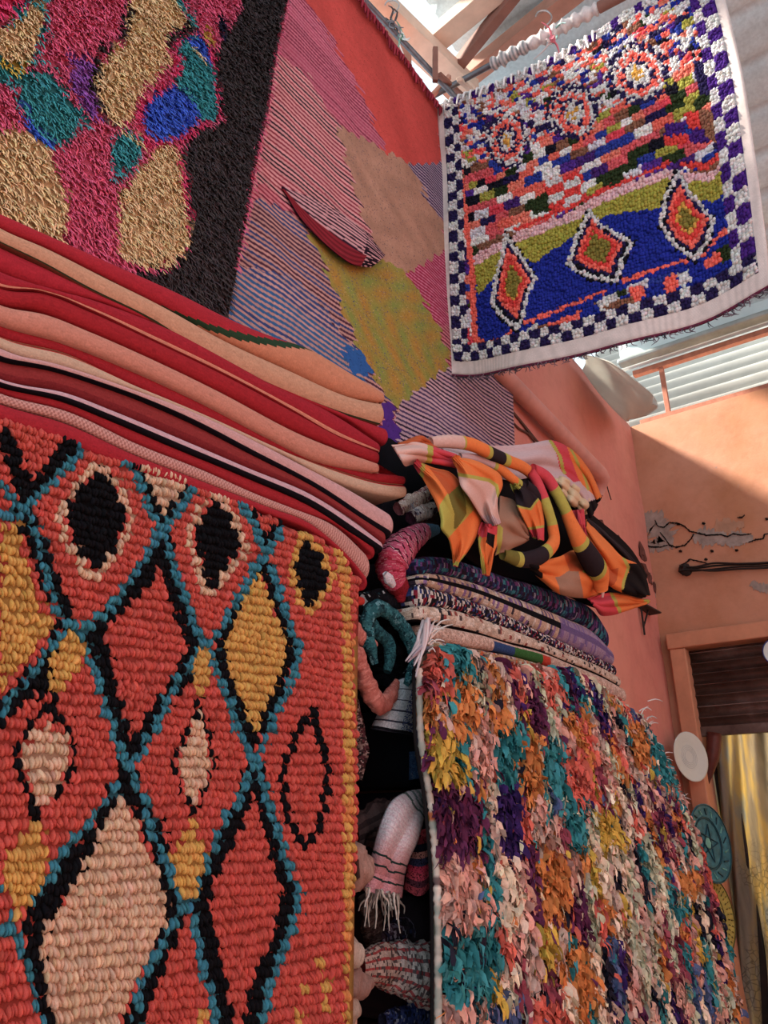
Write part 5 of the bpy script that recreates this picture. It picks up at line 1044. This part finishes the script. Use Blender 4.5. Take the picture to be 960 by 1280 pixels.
# small shelf bracket on the left wall
root = empty('shelf_bracket', tuple(Py([(803, 777)], YW)[0])); tag(root, 'small black metal bracket on the pink wall just below the plaid blanket tip', 'bracket')
iron = plain('rusty_iron', '3a3230', .6, 40, .3, .4)
A, B, Cc = Py([(800, 757), (826, 759), (804, 777)], YW-.02); 
V, F = beam(A, A+[.30, -.02, 0], .10, .012); under(simple('plate', V, F, iron), root)
V, F = beam(A+[.02, 0, 0], A+[.02, 0, -.22], .012, .012, (1, 0, 0)); under(simple('post', V, F, iron), root)
V, F = beam(A+[.02, 0, -.16], A+[.16, -.01, 0], .010, .010, (0, 1, 0)); under(simple('brace', V, F, iron), root)
# ================================================================ doorway with roll-up shutter
DX = XB; fw = .16
frame_m = plain('orange_painted_frame', 'c8845e', .8, 6, .15)
V1, F1 = boxv((XB-.03, DY1+.05, DZ/2), (.10, .12, DZ)); V2, F2 = boxv((XB-.035, (DY0+DY1)/2+.0, DZ+.06), (.12, DY1-DY0+.24, .12)); V3, F3 = boxv((XB-.03, DY0-.05, DZ/2), (.10, .12, DZ))
for V, F in ((V1, F1), (V2, F2), (V3, F3)):
    sid[0] += 1; o = simple('trim_%d' % sid[0], V, F, frame_m, bevel=.01); o['kind'] = 'structure'
S_([(853, 803), (880, 800), (910, 797), (960, 793)], [1.2, 2.6, 2.8, 2.8], plain('grey_blue_patch', '7f8890', .9, 15, .2), 'x', .012)
SZ = Px([(868, 912)], XB+.05)[0][2]
ys = np.linspace(DY0, DY1, 3); zs = np.linspace(SZ, DZ+.02, 260); Y, Z = np.meshgrid(ys, zs, indexing='ij')
G = np.stack([XB+.05+.026*np.abs(np.sin((Z-SZ)/.082*math.pi)), Y, Z], -1)
root = empty('roller_shutter', (XB+.06, (DY0+DY1)/2, SZ)); tag(root, 'dark brown ribbed roll-up shutter half lowered in the doorway', 'shutter')
def shutter_mat():
    m, nt, b = newmat('brown_shutter'); n = noise(nt, 3, 8, .7); r = ramp(nt, n.outputs[0], [(.35, tuple(lin('4a3630'))), (.55, tuple(lin('6a544c'))), (.72, tuple(lin('8c7a76')))])
    nt.links.new(r.outputs[0], b.inputs['Base Color']); b.inputs['Roughness'].default_value = .38; b.inputs['Metallic'].default_value = .3; return m
shm = shutter_mat(); under(solid_sheet('slat_curtain', G, shm, thick=-.01), root)
V, F = boxv((XB+.06, (DY0+DY1)/2, SZ-.02), (.05, DY1-DY0, .07)); under(simple('bottom_rail', V, F, shm, bevel=.006), root)
# dark post and red-brown rolled thing inside the doorway
wood_d = plain('dark_wood', '241a18', .55, 10, .3)
zz_ = Px([(880, 915), (884, 1010)], XB+.12)
V, F = boxv((XB+.28, DY1-.08, SZ/2), (.12, .15, SZ)); po = simple('door_post', V, F, wood_d, bevel=.01); to_base(po); tag(po, 'dark wooden post just inside the doorway behind the plates', 'post')
P = Px([(893, 916), (892, 935), (888, 958), (882, 985)], XB+.05); V, F = tube(resample(P, 14), np.interp(np.arange(14), [0, 6, 13], [.055, .05, .012]), 12); hn = mesh_np('hanging_cloth', V, F, plain('oxblood_leather', '5c2a24', .4, 20, .2)); to_base(hn); tag(hn, 'narrow dark red cloth hanging beside the white plate under the shutter', 'cloth')
# hanging plastic curtain with lace print, warm yellow light behind
def curtain_mat():
    m, nt, b = newmat('lace_plastic'); tc = nt.nodes.new('ShaderNodeTexCoord')
    mp = nt.nodes.new('ShaderNodeMapping'); nt.links.new(tc.outputs['Object'], mp.inputs[0]); mp.inputs['Scale'].default_value = (1, 6, 1)
    n = noise(nt, 1.3, 4, vec=mp.outputs[0]); r = ramp(nt, n.outputs[0], [(.3, tuple(lin('8a8378'))), (.47, tuple(lin('b4aa9a'))), (.58, tuple(lin('d0bc84'))), (.68, tuple(lin('a8acac')))])
    vz = nt.nodes.new('ShaderNodeTexVoronoi'); vz.feature = 'DISTANCE_TO_EDGE'; vz.inputs['Scale'].default_value = 24; nt.links.new(tc.outputs['Object'], vz.inputs['Vector'])
    rv = ramp(nt, vz.outputs['Distance'], [(.03, (.55, .56, .6)), (.10, (1, 1, 1))]); sx = nt.nodes.new('ShaderNodeSeparateXYZ'); nt.links.new(tc.outputs['Object'], sx.inputs[0])
    lo = nt.nodes.new('ShaderNodeMapRange'); nt.links.new(sx.outputs['Z'], lo.inputs[0]); lo.inputs[1].default_value = 1.5; lo.inputs[2].default_value = 1.25; n3 = noise(nt, 3.5, 3)
    mm = nt.nodes.new('ShaderNodeMath'); mm.operation = 'MULTIPLY'; nt.links.new(lo.outputs[0], mm.inputs[0]); r3 = ramp(nt, n3.outputs[0], [(.45, (0,)*3), (.55, (1,)*3)]); nt.links.new(r3.outputs[0], mm.inputs[1])
    c = mixc(nt, mm.outputs[0], r.outputs[0], mixc(nt, 1, r.outputs[0], rv.outputs[0], 'MULTIPLY'))
    tr = nt.nodes.new('ShaderNodeBsdfTranslucent'); nt.links.new(c, tr.inputs[0]); nt.links.new(c, b.inputs['Base Color']); b.inputs['Roughness'].default_value = .35
    mx = nt.nodes.new('ShaderNodeMixShader'); mx.inputs[0].default_value = .68; nt.links.new(b.outputs[0], mx.inputs[1]); nt.links.new(tr.outputs[0], mx.inputs[2]); nt.links.new(mx.outputs[0], nt.nodes['Material Output'].inputs[0]); return m
CX = XB+.19; y1 = Px([(893, 960)], CX)[0][1]+.05
ys = np.linspace(y1-1.7, y1, 160); zs = np.linspace(.02, SZ+.04, 60); Y, Z = np.meshgrid(ys, zs, indexing='ij'); lean = -.24*(SZ-Z)/SZ
G = np.stack([CX+.045*np.sin(Y*31+1.2*np.sin(Z*2))+.02*np.sin(Y*73+Z), Y-lean*(1-(Y-ys[0])/1.7)*.0-lean, Z], -1)
cu = solid_sheet('door_curtain', G, curtain_mat(), thick=-.003); to_base(cu); tag(cu, 'grey and yellow lace-printed plastic curtain hanging in the doorway', 'curtain')
# room beyond, warm walls
yel = plain('yellow_room_wall', 'd8b86a', .8, 3, .1)
V, F = boxv((XB+2.6, (DY0+DY1)/2, 1.6), (.1, 4.2, 3.2)); o = simple('wall_far_room', V, F, yel); o['kind'] = 'structure'
V, F = boxv((XB+1.4, (DY0+DY1)/2, -.05), (2.6, 4.2, .1)); o = simple('floor_far_room', V, F, yel); o['kind'] = 'structure'
l = bpy.data.lights.new('shop_lamp', 'POINT'); l.energy = 230; l.color = (1, .94, .78); l.shadow_soft_size = .15; lo_ = bpy.data.objects.new('shop_lamp', l); COL.objects.link(lo_); lo_.location = (XB+1.3, DY1-.9, 2.4)
# ---------------------------------------------------------------- plates
def lathe(profile, seg=48):
    P = np.array(profile); t = np.linspace(0, 2*math.pi, seg, endpoint=False); V = np.stack([P[:, None, 0]*np.cos(t), P[:, None, 0]*np.sin(t), np.repeat(P[:, 1:2], seg, 1)], -1).reshape(-1, 3)
    return V, grid_faces(len(P), seg, True)
def plate(name, pc, plane_x, wpx, hpx, face, mat_, label, extra=None, prof=None):
    c = Px([pc], plane_x)[0]; dep = depth_of(c)[0]; R = hpx/2*dep/FPX
    prof = prof or [(0.001, .02), (.55, .02), (.62, .03), (.93, .11), (1.0, .13), (1.0, .10), (.9, .06), (.6, -.02), (.001, -.03)]
    V, F = lathe([(r*R, z*R) for r, z in prof]); nz = np.asarray(face, float); nz /= np.linalg.norm(nz); sx_ = np.cross([0, 0, 1], nz); sx_ /= np.linalg.norm(sx_); sz_ = np.cross(nz, sx_)
    M = np.array([sx_, sz_, nz]); root = empty(name, tuple(c-[0, 0, R])); tag(root, label, 'plate', 'plates hanging by the door'); root.pop('group') if False else None
    o = mesh_np('dish', V@M+c, F, mat_); under(o, root)
    if extra: extra(root, M, c, R)
    return root
white_gl = plain('white_glaze', 'c8ccc4', .35, 5, .05)
def rings(cols, kind):
    m, nt, b = newmat('glaze_'+kind); a = nt.nodes.new('ShaderNodeAttribute'); a.attribute_name = 'Col'; n = noise(nt, 60, 3); r = ramp(nt, n.outputs[0], [(.3, (.8,)*3), (.7, (1,)*3)])
    nt.links.new(mixc(nt, 1, a.outputs['Color'], r.outputs[0], 'MULTIPLY'), b.inputs['Base Color']); b.inputs['Roughness'].default_value = .3; return m
def ring_tubes(radii, rt, mat_, z, name='ring'):
    def f(root, M, c, R):
        for q in radii:
            t = np.linspace(0, 2*math.pi, 49); V, F = tube(np.stack([q*R*np.cos(t), q*R*np.sin(t), np.full(49, z(q)*R)], 1)@M+c, rt*R, 5, False); under(mesh_np(name, V, F, mat_), root)
    return f
zp = lambda q: .025 if q < .6 else .03+(q-.62)/.31*.08+.01
plate('white_plate', (861, 946), XB-.26, 38, 60, (-.42, -.90, .04), white_gl, 'plain white round plate hung highest beside the door', ring_tubes([.25, .32, .39, .46], .008, plain('grey_glaze_line', 'a8b0b0', .4), lambda q: .022, 'ring_line'))
teal_gl = plain('teal_glaze', '246a78', .3, 25, .45); dteal = plain('dark_teal_line', '123c48', .35, 30, .2); lt = plain('pale_teal_motif', '5fa79a', .35, 30, .2)
def teal_extra(root, M, c, R):
    ring_tubes([.62, .66, .97], .012, dteal, zp)(root, M, c, R)
    for k in range(5):      # star motif
        a = k*2*math.pi/5; b_ = (k+2)*2*math.pi/5; V, F = tube(np.array([[.5*R*math.cos(a), .5*R*math.sin(a), .035*R], [.5*R*math.cos(b_), .5*R*math.sin(b_), .035*R]])@M+c, .018*R, 5); under(mesh_np('star_line', V, F, dteal), root)
    for k in range(18):
        a = k*2*math.pi/18; q = .8; V, F = tube(np.array([[(q-.07)*R*math.cos(a), (q-.07)*R*math.sin(a), .07*R], [(q+.07)*R*math.cos(a+.15), (q+.07)*R*math.sin(a+.15), .105*R]])@M+c, .022*R, 5); under(mesh_np('rim_motif', V, F, lt if k % 2 else dteal), root)
    V, F = lathe([(0.001, .05*R), (.14*R, .045*R), (.16*R, .03*R)], 5); under(mesh_np('centre_motif', V@M+c, F, lt, smooth=False), root)
plate('teal_plate', (884, 1054), XB-.36, 42, 92, (-.26, -.96, .06), teal_gl, 'large dark teal patterned plate hung below the white one', teal_extra)
ol = plain('olive_gold_glaze', 'a89838', .35, 20, .2); old_ = plain('olive_dark_line', '5a5218', .4, 30, .2)
def ol_extra(root, M, c, R):
    ring_tubes([.6, .98], .014, old_, zp)(root, M, c, R)
    for k in range(34):
        a = k*2*math.pi/34
        for q in (.74, .86): V, F = tube(np.array([[(q-.03)*R*math.cos(a), (q-.03)*R*math.sin(a), zp(q)*R+.004], [(q+.03)*R*math.cos(a), (q+.03)*R*math.sin(a), zp(q+.03)*R+.004]])@M+c, .014*R, 4); under(mesh_np('rim_mark', V, F, old_), root)
plate('olive_plate', (892, 1145), XB-.36, 36, 88, (-.20, -.975, .06), ol, 'olive yellow plate with dotted rings behind the tufted rug', ol_extra)
plate('blue_rimmed_plate', (972, 816), XB-.08, 40, 36, (-.9, -.4, 0), white_gl, 'white plate with a dark blue rim at the right edge over the shutter', ring_tubes([.98], .05, plain('cobalt_rim', '2a3470', .35), zp, 'rim'))
# ================================================================ clerestory above the back wall
rust = plain('rusty_window_frame', 'b0684c', .7, 20, .2); wt = 5.40
def bar(n_, a, b, w_, h_, up=(0, 0, 1), mat=rust, parent=None):
    V, F = beam(a, b, w_, h_, up); o = simple(n_, V, F, mat, bevel=.004)
    if parent: under(o, parent)
    return o
win = empty('window_1', (XB+.05, -.3, ZT)); win['kind'] = 'structure'
bar('frame_rail', (XB+.03, 1.62, ZT+.02), (XB+.03, -3, ZT+.02), .05, .045, parent=win); bar('frame_rail', (XB+.03, 1.62, wt), (XB+.03, -3, wt), .06, .05, parent=win)
for px_ in (834, 1100): yb = Px([(px_, 506)], XB+.03)[0][1]; bar('frame_post', (XB+.03, yb, ZT), (XB+.03, yb, wt), .04, .035, (1, 0, 0), parent=win)
outer = trans_mat('sunlit_fibre_sheet', 'd8d4cc', .4)
def sheetcorr(name, P00, P10, P01, pitch, amp, mat, kind='structure', thick=.004):
    """corrugated sheet: origin, end along corrugation-normal, end along ridges"""
    P00, P10, P01 = (np.asarray(q, float) for q in (P00, P10, P01)); L = np.linalg.norm(P10-P00); n = int(L/pitch*8)+1; s_ = np.linspace(0, 1, n)[:, None]; t = np.linspace(0, 1, 3)[None]
    N = np.cross(P10-P00, P01-P00); N /= np.linalg.norm(N)
    G = P00+(P10-P00)*s_[..., None]+(P01-P00)*t[..., None]+N*(amp*np.cos(2*math.pi*s_*L/pitch))[..., None]
    o = solid_sheet(name, G, mat, thick=thick); o['kind'] = kind; return o
sheetcorr('ceiling_outer', (XB+.35, 2.6, 4.9), (XB+2.6, 2.6, 7.7), (XB+.35, -4.2, 4.9), .25, .055, outer)
# pale fascia and gutter between the roof and the clerestory
fas = plain('pale_blue_fascia', 'c8d4d4', .6, 4, .1)
V, F = beam((XB-.02, 1.7, 5.63), (XB-.02, -3, 5.63), .05, .36); o = simple('trim_90', V, F, fas); o['kind'] = 'structure'
V, F = beam((XB-.12, 1.7, 5.46), (XB-.12, -3, 5.46), .12, .05); o = simple('trim_91', V, F, plain('grey_gutter', '98a09c', .5, 6, .2, .3), bevel=.02); o['kind'] = 'structure'
# bent offcut of pale sheet hung in the corner
T = np.concatenate([Py([(722, 440), (750, 450)], [1.62, 1.45]), Px([(775, 458), (800, 478), (816, 498)], [5.6, 5.9, 6.05])]); B = np.concatenate([Py([(735, 468), (752, 492)], [1.68, 1.68]), Py([(765, 512), (780, 524), (790, 528)], [1.66, 1.64, 1.55])])
T = Py([(715, 440), (748, 447), (772, 458), (798, 478), (816, 494), (815, 505)], [1.6, 1.45, 1.3, 1.2, 1.15, 1.15]); B = Py([(728, 462), (748, 490), (764, 508), (778, 522), (788, 524), (808, 520)], [1.66, 1.66, 1.64, 1.6, 1.45, 1.2])
G = coons(T, B, np.stack([T[0], B[0]]), np.stack([T[-1], B[-1]]), 40, 24); G[..., 1] -= .06*np.sin(np.linspace(0, math.pi, 24))[None]
sh = solid_sheet('loose_sheet', G, trans_mat('frosted_sheet', 'f0eee4', .6), thick=.006); to_base(sh); tag(sh, 'bent frosted sheet hanging in the top corner of the two walls', 'sheet')
# ================================================================ roof timbers, rails and hangers
wood = plain('pinkish_timber', 'b8826c', .7, 10, .15); wood_l = plain('pale_timber', 'd8b8a0', .7, 8, .12); brown = plain('brown_timber', '8a5a4c', .7, 10, .15)
metal = plain('grey_rail_steel', '6a6a70', .4, 30, .2, .6)
def tim(name, p0, z0, p1, z1, w_, h_, mat, label, ext=(0, 0), cat='beam', grp=None):
    a = Pz([p0], z0)[0]; b = Pz([p1], z1)[0]; d = b-a; a = a-d*ext[0]; b = b+d*ext[1]; V, F = beam(a, b, w_, h_); o = simple(name, V, F, mat, bevel=.004); to_base(o); return tag(o, label, cat, grp)
tim('roof_beam', (466, 0), 5.95, (565, 95), 5.95, .16, .10, wood_l, 'pale timber running along the left wall above the steel rail', (.6, .25))
tim('roof_beam', (432, 0), 5.75, (505, 82), 5.75, .12, .10, wood, 'timber wall plate just above the fringed edge of the kilim', (.6, .0))
tim('roof_beam', (536, 57), 6.05, (606, -2), 6.05, .13, .10, wood_l, 'thick pale rafter meeting the long timber at the upper left', (.0, .6))
tim('roof_beam', (567, 88), 6.0, (636, 2), 6.0, .06, .09, brown, 'slim brown strut between the pale rafter and the long brown rafter', (.02, .8))
tim('roof_beam', (570, 108), 6.1, (700, 4), 6.1, .11, .10, wood, 'long pinkish rafter rising right above the wrapped rail', (.1, .8))
tim('roof_beam', (544, 60), 5.7, (544, 98), 5.5, .03, .03, brown, 'short brown upright under the rail junction', (0, .1))
for k, (a, b) in enumerate([((538, 122), (560, 98)), ((552, 96), (580, 122)), ((575, 100), (588, 112))]): tim('roof_brace', a, 5.6, b, 5.75, .03, .025, [wood, brown, wood_l][k], ['pinkish brace crossing under the rail junction, left one', 'brown brace crossing under the rail junction', 'pale short brace end right of the rail junction'][k], (.1, .1), 'brace')
def rod(name, pts, r, mat, label, cat='rail'):
    V, F = tube(pts, r, 10); o = mesh_np(name, V, F, mat); to_base(o); return tag(o, label, cat)
RA = Pz([(455, 0)], 5.62)[0]; RB = Pz([(563, 115)], 5.62)[0]; d = RB-RA
rod('steel_rail', np.array([RA-d*.8, RA, RB+d*.06]), .017, metal, 'thin steel rail running along the left wall over the kilim')
HA = Px([(541, 120)], XH+.03)[0]; HB = Px([(620, 78)], XH+.03)[0]; d = HB-HA
rod('hanging_rail', np.array([HA-d*.05, HB, HB+d*.9, HB+d*2.4]), .018, metal, 'steel rail crossing towards the right above the square hanging rug')
WA = HB+d*.02; W1 = HB+d*.98
# plastic wrapped part of the rail
n = 60; t = np.linspace(0, 1, n)[:, None]; Q = HB+d*(-.08)+(d*1.5)*t; rr = .034+.006*np.sin(np.arange(n)*1.1)+rng.normal(0, .003, n); rr[0] = .018; rr[-1] = .02
V, F = tube(Q, rr, 10); K = np.concatenate([np.repeat(np.where(((np.arange(n) < 24) & (np.arange(n) % 2 == 0))[:, None], lin('7a8488'), lin('d8ccca')), 10, axis=0), [lin('d8ccca')]*2])
o = mesh_np('rail_wrapping', V, F, fabric('plastic_wrap', 60, .5, .004, .35, .15), K); to_base(o); tag(o, 'crinkled white and grey plastic wrapped around the crossing rail', 'wrapping')
Q2 = HB+d*1.42; V, F = tube(np.array([Q2, Q2+d*.5, Q2+d*1.5]), .03, 10); o = mesh_np('rail_sleeve', V, F, brown); to_base(o); tag(o, 'brown wooden sleeve on the far end of the crossing rail', 'sleeve')
def hanger(c, s, lab):
    c = np.asarray(c, float); r_ = np.array([math.sin(YAW), -math.cos(YAW), 0]); up = np.array([0, 0, 1.])
    pts = [c, c+up*.06*s, c+up*.10*s+r_*.03*s, c+up*.16*s+r_*.05*s, c+up*.21*s+r_*.02*s, c+up*.20*s-r_*.03*s, c+up*.16*s-r_*.05*s]
    V, F = tube(resample(pts, 30), .005*s, 6); o = mesh_np('wire_hook', V, F, plain('bright_wire', 'b8b8b8', .3, 30, .1, .7)); to_base(o); tag(o, lab, 'hook')
hanger(Pz([(490, 26)], 5.62)[0], .8, 'bent wire hook on the rail along the left wall'); hanger(HB+d*.72+[0, 0, .02], .9, 'bent wire hook above the wrapped rail')
def knot(c, cols, r_, name, lab):
    parts = []
    for k in range(12):
        a = np.asarray(c)+rng.normal(0, r_*.25, 3); b = a+rng.normal(0, r_, 3)-[0, 0, r_*.5]; V, F = tube(resample([a, (a+b)/2+rng.normal(0, r_*.2, 3), b], 5), [.006, .006, .005, .004, .002], 5); parts.append((V, F, np.tile(lin(cols[k % len(cols)]), (len(V), 1))))
    V, F = tube(np.array([np.asarray(c)+[-.012, 0, 0], np.asarray(c)+[.012, 0, 0]]), .016, 8); parts.append((V, F, np.tile(lin(cols[0]), (len(V), 1))))
    V, F, K = join_parts(parts); o = mesh_np(name, V, F, fabric('yarn'), K); to_base(o); tag(o, lab, 'tie')
knot(Pz([(490, 30)], 5.62)[0], ['58585c', '8a8a90'], .05, 'cloth_tie', 'grey string knot on the rail beside the wire hook'); knot(Pz([(502, 46)], 5.62)[0], ['7ab8a0', 'e8f0ec'], .04, 'cloth_tie', 'pale green string knot on the rail below the grey one')
knot(Pz([(451, 8)], 5.62)[0], ['e8e4e4', 'd8d8d8'], .06, 'cloth_tie', 'white string knot at the top left of the wall rail'); knot(HB+d*.80+[0, 0, -.05], ['e87888', 'e8d8d8', '98c8c0'], .05, 'cloth_tie', 'pink and white thread knot on the wrapped crossing rail')
# opposite side of the alley: a lower wall, never seen, closes the space to the right
V, F = boxv((2.0, -3.25, 1.5), (8.6, .1, 3.0)); o = simple('wall_right', V, F, pl_left); o['kind'] = 'structure'
